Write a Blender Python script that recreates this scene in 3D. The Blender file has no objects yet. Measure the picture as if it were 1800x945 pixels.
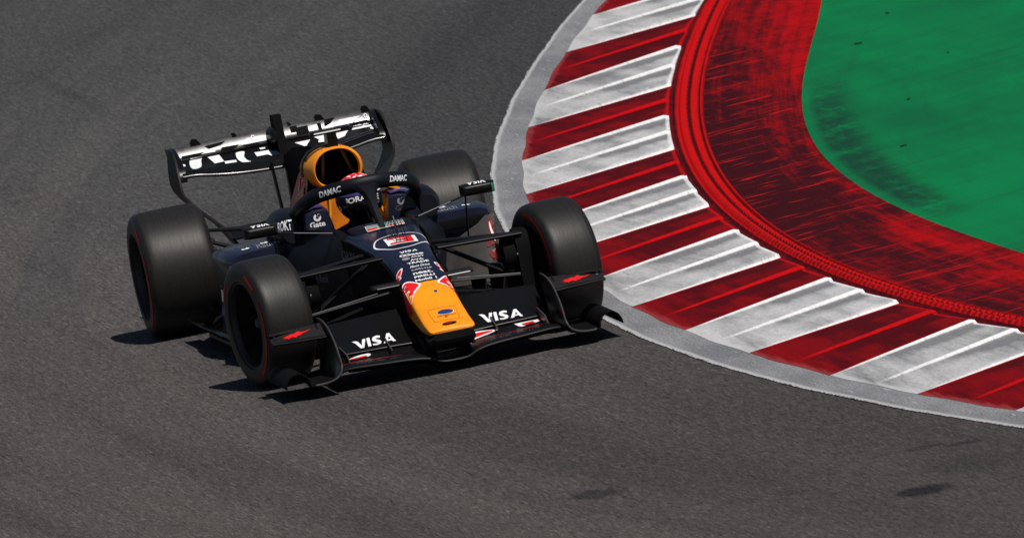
import bpy, bmesh, math, random
import numpy as np
from mathutils import Vector, Matrix
from mathutils.bvhtree import BVHTree
random.seed(3)
S = bpy.context.scene
COL = S.collection
PI = math.pi

# ------------------------------------------------------------------ camera, sky, sun, exposure
CAM = Vector((127.378562, -19.649489, 14.297881))
AXR = Vector((0.150723386, 0.988575976, 0.0)); AXU = Vector((-0.10479345, 0.01597735, 0.99436566))
ROLL = -0.181656119
cd = bpy.data.cameras.new('camera')
cam = bpy.data.objects.new('camera', cd); COL.objects.link(cam); S.camera = cam
cr, sr = math.cos(ROLL), math.sin(ROLL)
RX = (cr*AXR + sr*AXU).normalized(); UY = (cr*AXU - sr*AXR); UY = (UY - UY.dot(RX)*RX).normalized(); BZ = RX.cross(UY)
M = Matrix((RX, UY, BZ)).transposed().to_4x4(); M.translation = CAM
cam.matrix_world = M
cd.sensor_width = 36; cd.lens = 42224.2/1800*36
cd.shift_x = (900-642.0)/1800; cd.shift_y = (459.3-472.5)/1800
cd.clip_start = 1; cd.clip_end = 3000
cd.dof.use_dof = True; cd.dof.focus_distance = 129.0; cd.dof.aperture_fstop = 11.0

SUN = Vector((0.60, 0.24, 1.0)).normalized()
W = bpy.data.worlds.new('World'); S.world = W; W.use_nodes = True
wn = W.node_tree.nodes; wl = W.node_tree.links
sky = wn.new('ShaderNodeTexSky'); sky.sky_type = 'NISHITA'; sky.sun_disc = False
sky.sun_elevation = math.asin(SUN.z); sky.sun_rotation = math.atan2(SUN.x, SUN.y)
sky.altitude = 200; sky.dust_density = 1.0
bg = wn['Background']; bg.inputs['Strength'].default_value = 0.05
wl.new(sky.outputs[0], bg.inputs['Color'])
ld = bpy.data.lights.new('sun', 'SUN'); ld.energy = 5.0; ld.angle = math.radians(0.5); ld.color = (1.0, 0.95, 0.88)
sun = bpy.data.objects.new('sun', ld); COL.objects.link(sun)
sun.rotation_euler = (-SUN).to_track_quat('-Z', 'Y').to_euler()
S.view_settings.view_transform = 'Standard'; S.view_settings.look = 'None'
S.view_settings.exposure = -0.25; S.view_settings.gamma = 1.0

# ------------------------------------------------------------------ materials
class NT:
    def __init__(s, name):
        s.m = bpy.data.materials.new(name); s.m.use_nodes = True
        s.t = s.m.node_tree; s.b = s.t.nodes['Principled BSDF']
    def n(s, typ, **kw):
        nd = s.t.nodes.new(typ)
        for k, v in kw.items(): setattr(nd, k, v)
        return nd
    def l(s, a, b): s.t.links.new(a, b)
    def put(s, sock, v):
        if isinstance(v, bpy.types.NodeSocket): s.l(v, sock)
        else: sock.default_value = v
    def math(s, op, a, b=0.0, c=0.0, clamp=False):
        nd = s.n('ShaderNodeMath', operation=op, use_clamp=clamp)
        s.put(nd.inputs[0], a); s.put(nd.inputs[1], b); s.put(nd.inputs[2], c)
        return nd.outputs[0]
    def coord(s, kind='Object'): return s.n('ShaderNodeTexCoord').outputs[kind]
    def mapping(s, vec, scale=(1, 1, 1), rot=(0, 0, 0), loc=(0, 0, 0)):
        nd = s.n('ShaderNodeMapping'); s.l(vec, nd.inputs[0])
        nd.inputs['Scale'].default_value = scale; nd.inputs['Rotation'].default_value = rot; nd.inputs['Location'].default_value = loc
        return nd.outputs[0]
    def noise(s, vec, scale, detail=3, rough=.55, dist=0.0):
        nd = s.n('ShaderNodeTexNoise'); s.l(vec, nd.inputs['Vector'])
        nd.inputs['Scale'].default_value = scale; nd.inputs['Detail'].default_value = detail
        nd.inputs['Roughness'].default_value = rough; nd.inputs['Distortion'].default_value = dist
        return nd.outputs[0]
    def ramp(s, f, stops, interp='LINEAR'):
        nd = s.n('ShaderNodeValToRGB'); s.l(f, nd.inputs[0]); e = nd.color_ramp.elements
        nd.color_ramp.interpolation = interp
        while len(e) < len(stops): e.new(0.5)
        for i, (p, c) in enumerate(stops):
            e[i].position = p; e[i].color = (c, c, c, 1) if isinstance(c, (int, float)) else (*c, 1)
        return nd.outputs[0]
    def smooth(s, v, a, b):
        nd = s.n('ShaderNodeMapRange', interpolation_type='SMOOTHSTEP'); s.put(nd.inputs[0], v)
        nd.inputs[1].default_value = a; nd.inputs[2].default_value = b
        return nd.outputs[0]
    def mix(s, f, a, b, mode='MIX'):
        nd = s.n('ShaderNodeMix', data_type='RGBA', blend_type=mode)
        s.put(nd.inputs['Factor'], f)
        for k, v in ((6, a), (7, b)):
            if isinstance(v, bpy.types.NodeSocket): s.l(v, nd.inputs[k])
            else: nd.inputs[k].default_value = (*v, 1) if not isinstance(v, (int, float)) else (v, v, v, 1)
        return nd.outputs[2]
    def sep(s, vec):
        nd = s.n('ShaderNodeSeparateXYZ'); s.l(vec, nd.inputs[0]); return nd.outputs
    def out(s, color=None, rough=None, bump=None, bstr=.3, bdist=.01, spec=None):
        if color is not None:
            if isinstance(color, bpy.types.NodeSocket): s.l(color, s.b.inputs['Base Color'])
            else: s.b.inputs['Base Color'].default_value = (*color, 1)
        if rough is not None: s.put(s.b.inputs['Roughness'], rough)
        if spec is not None: s.b.inputs['Specular IOR Level'].default_value = spec
        if bump is not None:
            bn = s.n('ShaderNodeBump'); bn.inputs['Strength'].default_value = bstr; bn.inputs['Distance'].default_value = bdist
            s.l(bump, bn.inputs['Height']); s.l(bn.outputs[0], s.b.inputs['Normal'])
        return s.m

def paint(name, col, rough=.4, var=.15, spec=.5, coat=0.0, metal=0.0, scale=9):
    t = NT(name); v = t.noise(t.coord(), scale, 4)
    c = t.mix(t.ramp(v, [(.3, 0.0), (.7, 1.0)]), tuple(x*(1-var) for x in col), tuple(min(1, x*(1+var)) for x in col))
    r = t.math('MULTIPLY_ADD', v, .16, rough-.08)
    t.b.inputs['Coat Weight'].default_value = coat; t.b.inputs['Coat Roughness'].default_value = .12
    t.b.inputs['Metallic'].default_value = metal
    return t.out(c, r, spec=spec)

def mat_asphalt():
    t = NT('asphalt'); o = t.coord(); x, y, z = t.sep(o)
    g1 = t.noise(t.mapping(o, (8.5, 72, 1)), 1.0, 3, .85)
    g2 = t.noise(t.mapping(o, (3.2, 30, 1), (0, 0, .03)), 1.0, 3, .8)
    mid = t.noise(t.mapping(o, (.6, 2.2, 1), (0, 0, .12)), 1.0, 5, .6)
    big = t.noise(t.mapping(o, (.16, .55, 1), (0, 0, -.1)), 1.0, 3, .5)
    streak = t.noise(t.mapping(o, (.10, 3.4, 1), (0, 0, -.06), (0, 0, 4)), 1.0, 4, .6, .4)
    grain = t.math('ADD', t.math('MULTIPLY', g1, .68), t.math('MULTIPLY', g2, .32))
    gf = t.ramp(grain, [(.37, .42), (.46, .84), (.54, 1.10), (.64, 1.95)])
    base = t.mix(t.smooth(mid, .3, .7), (.064, .061, .059), (.080, .077, .074))
    # bluer far away; the browner tint close by paints in a reddish lens veil
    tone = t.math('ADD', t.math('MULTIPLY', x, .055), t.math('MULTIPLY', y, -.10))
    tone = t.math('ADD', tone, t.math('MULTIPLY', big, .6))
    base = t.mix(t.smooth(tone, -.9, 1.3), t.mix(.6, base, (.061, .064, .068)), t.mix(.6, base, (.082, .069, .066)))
    base = t.mix(t.math('MULTIPLY', t.smooth(streak, .50, .70), .28), base, (.034, .033, .034))
    # rubbered racing line beside the kerb
    yc = t.math('MULTIPLY', t.math('POWER', t.math('ADD', x, -1.0), 2.0), .0092)
    d = t.math('SUBTRACT', t.math('ADD', y, t.math('MULTIPLY', big, .5)), yc)
    cv = t.n('ShaderNodeCombineXYZ'); t.l(t.math('MULTIPLY', x, .045), cv.inputs[0]); t.l(t.math('MULTIPLY', t.math('SUBTRACT', y, yc), 1.15), cv.inputs[1])
    lanes = t.noise(cv.outputs[0], 1.0, 5, .62, .25)
    base = t.mix(t.math('MULTIPLY', t.smooth(lanes, .46, .64), .45), base, (.038, .037, .038))
    base = t.mix(t.math('MULTIPLY', t.smooth(lanes, .46, .32), .42), base, (.098, .092, .086))
    rub = t.math('MULTIPLY', t.smooth(d, -.9, .8), t.math('SUBTRACT', 1.0, t.smooth(x, -6.0, 1.0)))
    base = t.mix(t.math('MULTIPLY', rub, .55), base, (.032, .033, .036))
    rub2 = t.math('MULTIPLY', t.smooth(d, -1.4, .5), t.smooth(x, .0, 7.0))
    base = t.mix(t.math('MULTIPLY', rub2, .50), base, (.038, .036, .036))
    base = t.mix(t.math('MULTIPLY', t.math('SUBTRACT', 1.0, t.smooth(x, -26.0, -13.0)), .35), base, (.046, .048, .052))
    # dark soft-edged spots and short skid marks
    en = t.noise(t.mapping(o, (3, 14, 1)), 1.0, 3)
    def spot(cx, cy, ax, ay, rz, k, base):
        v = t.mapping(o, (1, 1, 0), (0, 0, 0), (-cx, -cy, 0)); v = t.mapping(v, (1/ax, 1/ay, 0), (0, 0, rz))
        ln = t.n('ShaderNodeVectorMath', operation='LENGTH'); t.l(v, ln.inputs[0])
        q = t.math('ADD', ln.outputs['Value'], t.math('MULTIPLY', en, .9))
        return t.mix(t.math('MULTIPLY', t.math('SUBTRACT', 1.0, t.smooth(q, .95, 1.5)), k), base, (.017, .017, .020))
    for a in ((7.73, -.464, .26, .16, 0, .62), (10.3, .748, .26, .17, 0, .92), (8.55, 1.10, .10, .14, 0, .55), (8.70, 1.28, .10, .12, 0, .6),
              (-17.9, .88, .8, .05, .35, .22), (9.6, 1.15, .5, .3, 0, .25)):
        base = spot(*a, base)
    col = t.mix(1.0, base, gf, 'MULTIPLY')
    fl = t.n('ShaderNodeTexVoronoi'); t.l(t.mapping(o, (3, 9, 1)), fl.inputs[0]); fl.inputs['Scale'].default_value = 1.3
    col = t.mix(t.math('MULTIPLY', t.math('LESS_THAN', fl.outputs['Distance'], .024), .6), col, (.42, .41, .39))
    return t.out(col, .92, grain, .55, .012, spec=.04)

def strip_mat(name, fn): return fn(NT(name))

def kerb_mat(name, clean, grime, red):
    t = NT(name); uv = t.n('ShaderNodeUVMap').outputs[0]; u, v, _ = t.sep(uv); o = t.coord()
    oi = t.n('ShaderNodeObjectInfo').outputs['Random']
    n1 = t.noise(t.mapping(o, (.45, 5, 2), (0, 0, .08)), 1.0, 4, .6); n2 = t.noise(t.mapping(o, (2.2, 42, 5), (0, 0, .08)), 1.0, 4, .7)
    fine = t.noise(t.mapping(o, (16, 60, 10)), 1.0, 3, .7)
    ph = t.math('FRACT', t.math('MULTIPLY', u, 2.0))
    # rubber gathers behind each step, thickest towards the inner end
    behind = t.math('MULTIPLY', t.math('SUBTRACT', 1.0, t.smooth(ph, .06, .55)), t.smooth(v, .05, .95))
    behind = t.math('MULTIPLY', behind, t.smooth(ph, .028, .05))
    g = t.math('ADD', t.math('MULTIPLY', behind, .75), t.math('MULTIPLY', t.smooth(n1, .35, .75), .55))
    g = t.math('ADD', g, t.math('MULTIPLY', oi, .16))
    g = t.math('MULTIPLY', g, t.math('MULTIPLY_ADD', n2, .8, .55))
    flat = t.math('MULTIPLY', t.smooth(ph, .02, .05), t.math('SUBTRACT', 1.0, t.smooth(ph, .955, .985)))
    flat = t.math('MAXIMUM', flat, t.math('SUBTRACT', 1.0, t.smooth(v, .02, .22)))
    g = t.math('MULTIPLY', g, flat)
    g = t.math('ADD', g, t.math('MULTIPLY', flat, .58 if red else .36))
    endclean = t.smooth(v, .965, .985)
    g = t.math('MULTIPLY', g, t.math('SUBTRACT', 1.0, t.math('MULTIPLY', endclean, .8)), clamp=True)
    c = t.mix(g, clean, grime)
    sc = t.noise(t.mapping(o, (3, 60, 5), (0, 0, .10)), 1.0, 3, .7)
    c = t.mix(t.math('MULTIPLY', t.smooth(sc, .60, .72), .45), c, tuple(q*.45 for q in grime))
    c = t.mix(1.0, c, t.ramp(fine, [(.3, .82), (.7, 1.12)]), 'MULTIPLY')
    # ragged, sun-bleached lip at the track side
    lip = t.math('SUBTRACT', 1.0, t.smooth(t.math('ADD', v, t.math('MULTIPLY', n2, .12)), .07, .12))
    c = t.mix(t.math('MULTIPLY', lip, .55), c, (.30, .055, .06) if red else (.50, .50, .51))
    return t.out(c, .92, fine, .3, .006, spec=.04)

def mat_line():
    t = NT('edge_line_paint'); uv = t.n('ShaderNodeUVMap').outputs[0]; u, v, _ = t.sep(uv); o = t.coord()
    n = t.noise(t.mapping(o, (6, 30, 1)), 1.0, 4, .7); m = t.noise(t.mapping(o, (.9, 3, 1)), 1.0, 4, .6)
    fine = t.noise(t.mapping(o, (24, 90, 1)), 1.0, 3, .8)
    c = t.mix(t.smooth(m, .3, .7), (.155, .16, .172), (.235, .24, .253))
    c = t.mix(1.0, c, t.ramp(fine, [(.34, .62), (.66, 1.38)]), 'MULTIPLY')
    vv = t.math('ADD', v, t.math('ADD', t.math('MULTIPLY_ADD', fine, .26, -.13), t.math('MULTIPLY_ADD', m, .16, -.08)))
    edge = t.math('MULTIPLY', t.smooth(vv, .0, .02), t.math('SUBTRACT', 1.0, t.smooth(vv, .07, .18)))
    c = t.mix(t.math('MULTIPLY', edge, t.math('MULTIPLY_ADD', fine, .9, .35), clamp=True), c, (.46, .46, .47))
    e2 = t.smooth(t.math('ADD', v, t.math('MULTIPLY', n, .10)), .95, 1.02)
    c = t.mix(t.math('MULTIPLY', e2, .5), c, (.42, .42, .43))
    sc = t.noise(t.mapping(o, (2.2, 60, 1), (0, 0, .5)), 1.0, 2, .6)
    c = t.mix(t.math('MULTIPLY', t.smooth(sc, .66, .72), .6), c, (.5, .5, .5))
    worn = t.math('LESS_THAN', t.math('ADD', vv, t.math('MULTIPLY_ADD', fine, .1, -.05)), .015)
    c = t.mix(worn, c, (.055, .053, .052))
    return t.out(c, .92, fine, .35, .006, spec=.04)

def mat_apron():
    t = NT('red_apron_paint'); o = t.coord(); uv = t.n('ShaderNodeUVMap').outputs[0]; u, v, _ = t.sep(uv)
    big = t.noise(t.mapping(o, (.35, 1.0, 1)), 1.0, 4, .6); n = t.noise(t.mapping(o, (1.6, 8, 1), (0, 0, .05)), 1.0, 6, .75)
    fine = t.noise(t.mapping(o, (20, 80, 1)), 1.0, 3, .7)
    st = t.mapping(o, (1, 1, 1), (0, 0, -.60))
    skid = t.noise(t.mapping(st, (6, 1.3, 1)), 1.0, 5, .7, .5)
    x, y, z = t.sep(o)
    along = t.math('MULTIPLY', t.smooth(x, -17.0, -5.0), t.math('SUBTRACT', 1.0, t.math('MULTIPLY', t.smooth(x, -3.2, .3), .5)))
    dk = t.math('ADD', t.math('MULTIPLY', big, .55), t.math('MULTIPLY', n, .75))
    dk = t.math('ADD', dk, t.math('MULTIPLY_ADD', along, .30, -.06))
    dk = t.math('ADD', dk, t.math('MULTIPLY_ADD', skid, .32, -.16))
    dk = t.math('SUBTRACT', dk, t.math('MULTIPLY', t.smooth(v, .25, .95), .20))
    av = t.n('ShaderNodeCombineXYZ'); t.l(t.math('MULTIPLY', x, .28), av.inputs[0]); t.l(t.math('MULTIPLY', v, 7.5), av.inputs[1])
    arcs = t.noise(av.outputs[0], 1.0, 5, .65, .35)
    dk = t.math('ADD', dk, t.math('MULTIPLY_ADD', arcs, .75, -.36))
    c = t.mix(t.smooth(dk, .36, .84), (.36, .003, .005), (.038, .004, .007))
    # bright fresh-red scratches
    s1 = t.noise(t.mapping(st, (26, 1.7, 1), (0, 0, 0), (3, 1, 0)), 1.0, 3, .55, .9)
    s2 = t.noise(t.mapping(st, (5, 1.2, 1), (0, 0, 0), (9, 2, 0)), 1.0, 2, .5); s0 = t.noise(t.mapping(st, (11, .8, 1), (0, 0, 0), (5, 1, 0)), 1.0, 3, .6, .5)
    sm = t.math('MULTIPLY', t.smooth(s1, .57, .63), t.smooth(s2, .48, .58))
    sm = t.math('MULTIPLY', sm, t.math('MULTIPLY_ADD', along, .9, .1))
    c = t.mix(sm, c, (.58, .012, .010)); c = t.mix(t.math('MULTIPLY', t.smooth(s0, .58, .70), .35), c, (.035, .006, .008))
    c = t.mix(1.0, c, t.ramp(fine, [(.3, .78), (.7, 1.18)]), 'MULTIPLY')
    return t.out(c, .92, fine, .3, .006, spec=.04)

def mat_rumble():
    t = NT('rumble_paint'); o = t.coord(); uv = t.n('ShaderNodeUVMap').outputs[0]; u, v, _ = t.sep(uv)
    n = t.noise(t.mapping(o, (1.5, 6, 1)), 1.0, 5, .65); n2 = t.noise(t.mapping(o, (8, 30, 1)), 1.0, 4, .7)
    bead = t.ramp(v, [(0, .9), (.16, 1.0), (.24, .25), (.52, .10), (.58, .80), (.66, .22), (.80, .20), (.86, .95), (.93, .3), (1, .9)])
    d = t.math('ADD', t.math('MULTIPLY', bead, .75), t.math('MULTIPLY_ADD', n, .5, -.15))
    d = t.math('ADD', d, t.math('MULTIPLY_ADD', n2, .5, -.25))
    x, y, z = t.sep(o)
    tri = t.math('PINGPONG', t.math('MULTIPLY_ADD', x, 9.09, t.math('MULTIPLY', v, 5.0)), .5)
    rows_ = t.math('MULTIPLY', t.smooth(v, .26, .31), t.math('SUBTRACT', 1.0, t.smooth(v, .77, .82)))
    hat = t.math('MULTIPLY', t.math('MULTIPLY', rows_, t.smooth(tri, .20, .34)), t.math('MULTIPLY_ADD', t.smooth(x, -7.0, 0.0), .75, .10))
    seam = t.math('LESS_THAN', t.math('ABSOLUTE', t.math('SUBTRACT', v, t.math('MULTIPLY_ADD', tri, .10, .53))), .035)
    d = t.math('ADD', d, t.math('ADD', t.math('MULTIPLY', hat, .55), t.math('MULTIPLY', seam, .45)))
    c = t.mix(t.smooth(d, .22, .92), (.45, .005, .006), (.060, .004, .007))
    return t.out(c, .92, n2, .3, .006, spec=.04)

def mat_green():
    t = NT('green_runoff_paint'); o = t.coord(); x, y, z = t.sep(o)
    big = t.noise(t.mapping(o, (.25, .9, 1)), 1.0, 4, .6); n = t.noise(t.mapping(o, (3, 12, 1)), 1.0, 5, .7); fine = t.noise(t.mapping(o, (22, 80, 1)), 1.0, 3, .7)
    st = t.mapping(o, (1, 1, 1), (0, 0, -.60))
    sk = t.noise(t.mapping(st, (3.2, .28, 1), (0, 0, 0), (1, 5, 0)), 1.0, 4, .6, .2)
    c = t.mix(t.smooth(t.math('ADD', t.math('MULTIPLY', big, .85), t.math('ADD', t.math('MULTIPLY', sk, .22), t.math('MULTIPLY_ADD', y, .03, -.10))), .36, .80), (.003, .182, .056), (.005, .100, .041))
    uv = t.n('ShaderNodeUVMap').outputs[0]; u, v, _ = t.sep(uv)
    # scuffed rubber crescent near the painted edge
    cr_ = t.math('MULTIPLY', t.smooth(v, .015, .06), t.math('SUBTRACT', 1.0, t.smooth(t.math('ADD', v, t.math('MULTIPLY_ADD', n, .16, -.08)), .13, .23)))
    cr_ = t.math('MULTIPLY', cr_, t.math('MULTIPLY', t.smooth(x, -11.0, -7.5), t.math('SUBTRACT', 1.0, t.smooth(x, -2.6, -.6))))
    dn = t.math('MULTIPLY', cr_, t.smooth(t.math('ADD', t.math('MULTIPLY', n, .6), t.math('MULTIPLY', sk, .5)), .38, .62))
    c = t.mix(t.math('MULTIPLY', dn, .85), c, (.008, .036, .026))
    ln = t.noise(t.mapping(st, (13, .35, 1), (0, 0, 0), (7, 3, 0)), 1.0, 3, .5, .6)
    gv = t.n('ShaderNodeCombineXYZ'); t.l(t.math('MULTIPLY', x, .22), gv.inputs[0]); t.l(t.math('MULTIPLY', v, 9.0), gv.inputs[1])
    garc = t.noise(gv.outputs[0], 1.0, 5, .65, .3)
    c = t.mix(t.math('MULTIPLY', t.smooth(garc, .54, .72), .35), c, (.008, .075, .036))
    c = t.mix(t.math('MULTIPLY', t.smooth(ln, .66, .72), .6), c, (.012, .05, .034))
    c = t.mix(t.smooth(y, 5.95, 6.02), c, t.mix(.8, c, (.008, .13, .065)))
    c = t.mix(1.0, c, t.ramp(fine, [(.3, .88), (.7, 1.1)]), 'MULTIPLY')
    return t.out(c, .92, fine, .25, .005, spec=.04)

def mat_tyre():
    t = NT('tyre_rubber'); o = t.coord(); x, y, z = t.sep(o)
    cv = t.n('ShaderNodeCombineXYZ'); t.l(y, cv.inputs[0])
    band = t.noise(t.mapping(cv.outputs[0], (60, 1, 1)), 1.0, 4, .7)
    sp = t.noise(t.mapping(o, (30, 90, 30)), 1.0, 4, .7)
    big = t.noise(o, 5, 3)
    m = t.math('ADD', t.math('MULTIPLY', band, .5), t.math('ADD', t.math('MULTIPLY', sp, .3), t.math('MULTIPLY', big, .3)))
    c = t.mix(t.smooth(m, .35, .75), (.0085, .0078, .0074), (.0165, .0152, .0143))
    return t.out(c, t.math('MULTIPLY_ADD', band, .22, .38), sp, .25, .003, spec=.30)

def mat_carbon():
    t = NT('gloss_carbon'); o = t.coord(); v = t.noise(o, 12, 4); w = t.n('ShaderNodeTexChecker'); t.l(t.mapping(o, (1, 1, 1), (.4, .3, .7)), w.inputs[0]); w.inputs['Scale'].default_value = 260
    c = t.mix(w.outputs['Fac'], (.0045, .0045, .005), (.007, .007, .0075))
    return t.out(c, t.math('MULTIPLY_ADD', v, .15, .2), spec=.16)

MT = dict(
    asphalt=mat_asphalt(), line=mat_line(), apron=mat_apron(), rumble=mat_rumble(), green=mat_green(),
    kerb_white=kerb_mat('white_kerb_paint', (.74, .74, .75), (.19, .193, .203), False),
    kerb_red=kerb_mat('red_kerb_paint', (.44, .004, .006), (.072, .003, .006), True),
    tyre=mat_tyre(), carbon=mat_carbon(),
    satin=paint('satin_carbon', (.0065, .0062, .0064), .40, .25, .2), matte=paint('matte_black', (.0045, .0045, .005), .75, .25, .06),
    undercut=paint('undercut_carbon', (.050, .047, .045), .42, .25, .3),
    plate=paint('endplate_carbon', (.017, .0155, .015), .5, .25, .12),
    navy=paint('navy_paint', (.0075, .0095, .026), .42, .18, .32, .25), navy_dark=paint('navy_black_paint', (.0048, .0054, .0095), .5, .2, .2),
    orange=paint('orange_paint', (.86, .29, .006), .45, .06, .35), orange_dim=paint('orange_trim', (.62, .17, .006), .55, .15, .3),
    red=paint('red_paint', (.72, .010, .012), .45, .08, .35), dred=paint('deep_red_paint', (.46, .010, .014), .42, .2, .4),
    white=paint('white_print', (.78, .79, .82), .5, .05, .3), grey=paint('grey_print', (.22, .22, .24), .55, .1, .3), dgrey=paint('dark_grey_print', (.055, .055, .062), .55, .1, .3),
    blue=paint('blue_print', (.022, .035, .18), .45, .1, .35), purple=paint('purple_paint', (.055, .045, .20), .3, .15, .5, .4),
    teal=paint('teal_print', (.16, .33, .33), .5, .1, .3), rim=paint('rim_alloy', (.032, .030, .030), .45, .2, .5, 0, .4),
    metal=paint('bare_metal', (.45, .45, .46), .25, .1, .5, 0, 1.0), chrome=paint('polished_flap', (.040, .040, .042), .32, .6, .6, .2, .5, 14),
    mirror=paint('mirror_glass', (.6, .6, .6), .05, .05, .5, 0, 1.0), band=paint('red_sidewall_print', (.45, .014, .012), .6, .2, .2),
    visor=paint('visor_tint', (.005, .005, .006), .08, .1, .6, .5), lamp_green=paint('green_lens', (.02, .16, .09), .25, .1, .5),
    suit=paint('navy_race_suit', (.010, .012, .03), .85, .2, .2), glove=paint('glove_fabric', (.30, .03, .02), .8, .2, .2), crimson=paint('crimson_paint', (.17, .006, .009), .4, .2, .4), debris=paint('rubber_crumb', (.012, .012, .012), .8, .2, .2),
)

# ------------------------------------------------------------------ mesh helpers
def obj(name, bm, mat, parent=None, sharp=35, smooth=True, fix=True):
    if fix: bmesh.ops.recalc_face_normals(bm, faces=bm.faces)
    me = bpy.data.meshes.new(name); bm.to_mesh(me); bm.free()
    for m in (mat if isinstance(mat, (list, tuple)) else [mat]): me.materials.append(MT[m] if isinstance(m, str) else m)
    if smooth:
        me.polygons.foreach_set('use_smooth', [True]*len(me.polygons))
        me.set_sharp_from_angle(angle=math.radians(sharp))
    o = bpy.data.objects.new(name, me); COL.objects.link(o)
    if parent: o.parent = parent
    return o
def tag(o, label=None, cat=None, group=None, kind=None):
    for k, v in (('label', label), ('category', cat), ('group', group), ('kind', kind)):
        if v: o[k] = v
    return o
def empty(name, loc=(0, 0, 0)):
    o = bpy.data.objects.new(name, None); o.empty_display_size = .3; o.location = loc; COL.objects.link(o); return o
def lerp(a, b, t): return a+(b-a)*t
def crom(pts, n=6):
    P = [Vector(p) for p in pts]; out = []
    for i in range(len(P)-1):
        p0 = P[max(i-1, 0)]; p1 = P[i]; p2 = P[i+1]; p3 = P[min(i+2, len(P)-1)]
        for k in range(n):
            t = k/n
            out.append(.5*((2*p1)+(-p0+p2)*t+(2*p0-5*p1+4*p2-p3)*t*t+(-p0+3*p1-3*p2+p3)*t**3))
    out.append(P[-1]); return out
def loft(rings, caps=(True, True), bm=None):
    bm = bm or bmesh.new()
    V = [[bm.verts.new(p) for p in r] for r in rings]; n = len(V[0])
    for a, b in zip(V[:-1], V[1:]):
        for i in range(n):
            bm.faces.new((a[i], a[(i+1) % n], b[(i+1) % n], b[i]))
    if caps[0]: bm.faces.new(V[0][::-1])
    if caps[1]: bm.faces.new(V[-1])
    return bm
def shell(grid, th, bm=None):
    """closed plate of thickness th round a grid of points"""
    bm = bm or bmesh.new()
    G = [[Vector(p) for p in r] for r in grid]; a, b = len(G), len(G[0])
    N = [[None]*b for _ in range(a)]
    for i in range(a):
        for j in range(b):
            du = G[min(i+1, a-1)][j]-G[max(i-1, 0)][j]; dv = G[i][min(j+1, b-1)]-G[i][max(j-1, 0)]
            n = du.cross(dv); N[i][j] = n.normalized() if n.length > 1e-9 else Vector((0, 0, 1))
    T = [[bm.verts.new(G[i][j]+N[i][j]*th/2) for j in range(b)] for i in range(a)]
    B = [[bm.verts.new(G[i][j]-N[i][j]*th/2) for j in range(b)] for i in range(a)]
    for i in range(a-1):
        for j in range(b-1):
            bm.faces.new((T[i][j], T[i+1][j], T[i+1][j+1], T[i][j+1])); bm.faces.new((B[i][j], B[i][j+1], B[i+1][j+1], B[i+1][j]))
    for i in range(a-1):
        bm.faces.new((T[i][0], B[i][0], B[i+1][0], T[i+1][0])); bm.faces.new((T[i][-1], T[i+1][-1], B[i+1][-1], B[i][-1]))
    for j in range(b-1):
        bm.faces.new((T[0][j], T[0][j+1], B[0][j+1], B[0][j])); bm.faces.new((T[-1][j], B[-1][j], B[-1][j+1], T[-1][j+1]))
    return bm
def sweep(path, a, b=None, up=(0, 0, 1), n=10, sm=5, bm=None, taper=None):
    """tube of half-width a (sideways) and half-height b along a smooth path"""
    b = b or a; P = crom(path, sm) if len(path) > 2 else [Vector(p) for p in path]; up = Vector(up); R = []
    for i, p in enumerate(P):
        t = (P[min(i+1, len(P)-1)]-P[max(i-1, 0)]).normalized(); s = t.cross(up)
        s = s.normalized() if s.length > 1e-4 else Vector((1, 0, 0)); u = s.cross(t).normalized()
        k = 1 if taper is None else lerp(taper[0], taper[1], i/(len(P)-1))
        R.append([p+s*a*k*math.cos(2*PI*q/n)+u*b*k*math.sin(2*PI*q/n) for q in range(n)])
    return loft(R, bm=bm)
def arm(p, q, chord, th, tilt=0.0, n=12, bm=None):
    """teardrop-section suspension link, long axis of the section along X (tilted)"""
    p, q = Vector(p), Vector(q); t = (q-p).normalized()
    cx = Vector((math.cos(tilt), 0, math.sin(tilt))); cx = (cx-t*cx.dot(t)).normalized(); cz = t.cross(cx)
    R = []
    for P in (p, q):
        R.append([P+cx*(chord*.5*math.cos(2*PI*k/n))+cz*(th*.5*math.sin(2*PI*k/n)*(.75+.25*math.cos(2*PI*k/n))) for k in range(n)])
    return loft(R, bm=bm)
def box(c, s, bm=None, rot=None, bev=0.0):
    bm2 = bmesh.new(); bmesh.ops.create_cube(bm2, size=1)
    bmesh.ops.scale(bm2, vec=s, verts=bm2.verts)
    if bev: bmesh.ops.bevel(bm2, geom=bm2.edges[:], offset=bev, segments=2, affect='EDGES', profile=.6)
    if rot is not None: bmesh.ops.rotate(bm2, matrix=Matrix.Rotation(rot[1], 3, rot[0]), verts=bm2.verts)
    bmesh.ops.translate(bm2, vec=c, verts=bm2.verts)
    if bm is None: return bm2
    me = bpy.data.meshes.new('t'); bm2.to_mesh(me); bm.from_mesh(me); bm2.free(); bpy.data.meshes.remove(me); return bm
def prism(poly, axis, a, b, bm=None):
    """extrude a 2-D polygon along an axis from a to b"""
    bm = bm or bmesh.new()
    def P(u, v, w): return {'x': (w, u, v), 'y': (u, w, v), 'z': (u, v, w)}[axis]
    A = [bm.verts.new(P(u, v, a)) for u, v in poly]; B = [bm.verts.new(P(u, v, b)) for u, v in poly]; n = len(A)
    bm.faces.new(A); bm.faces.new(B[::-1])
    for i in range(n): bm.faces.new((A[i], B[i], B[(i+1) % n], A[(i+1) % n]))
    return bm
def revolve(prof, n=72, bm=None, closed=True, axis='y'):
    bm = bm or bmesh.new(); rows = []
    for k in range(n):
        a = 2*PI*k/n; rows.append([bm.verts.new((r*math.cos(a), o, r*math.sin(a))) for o, r in prof])
    for k in range(n):
        A, B = rows[k], rows[(k+1) % n]
        for i in range(len(prof)-(0 if closed else 1)):
            j = (i+1) % len(prof); bm.faces.new((A[i], A[j], B[j], B[i]))
    return bm
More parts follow.
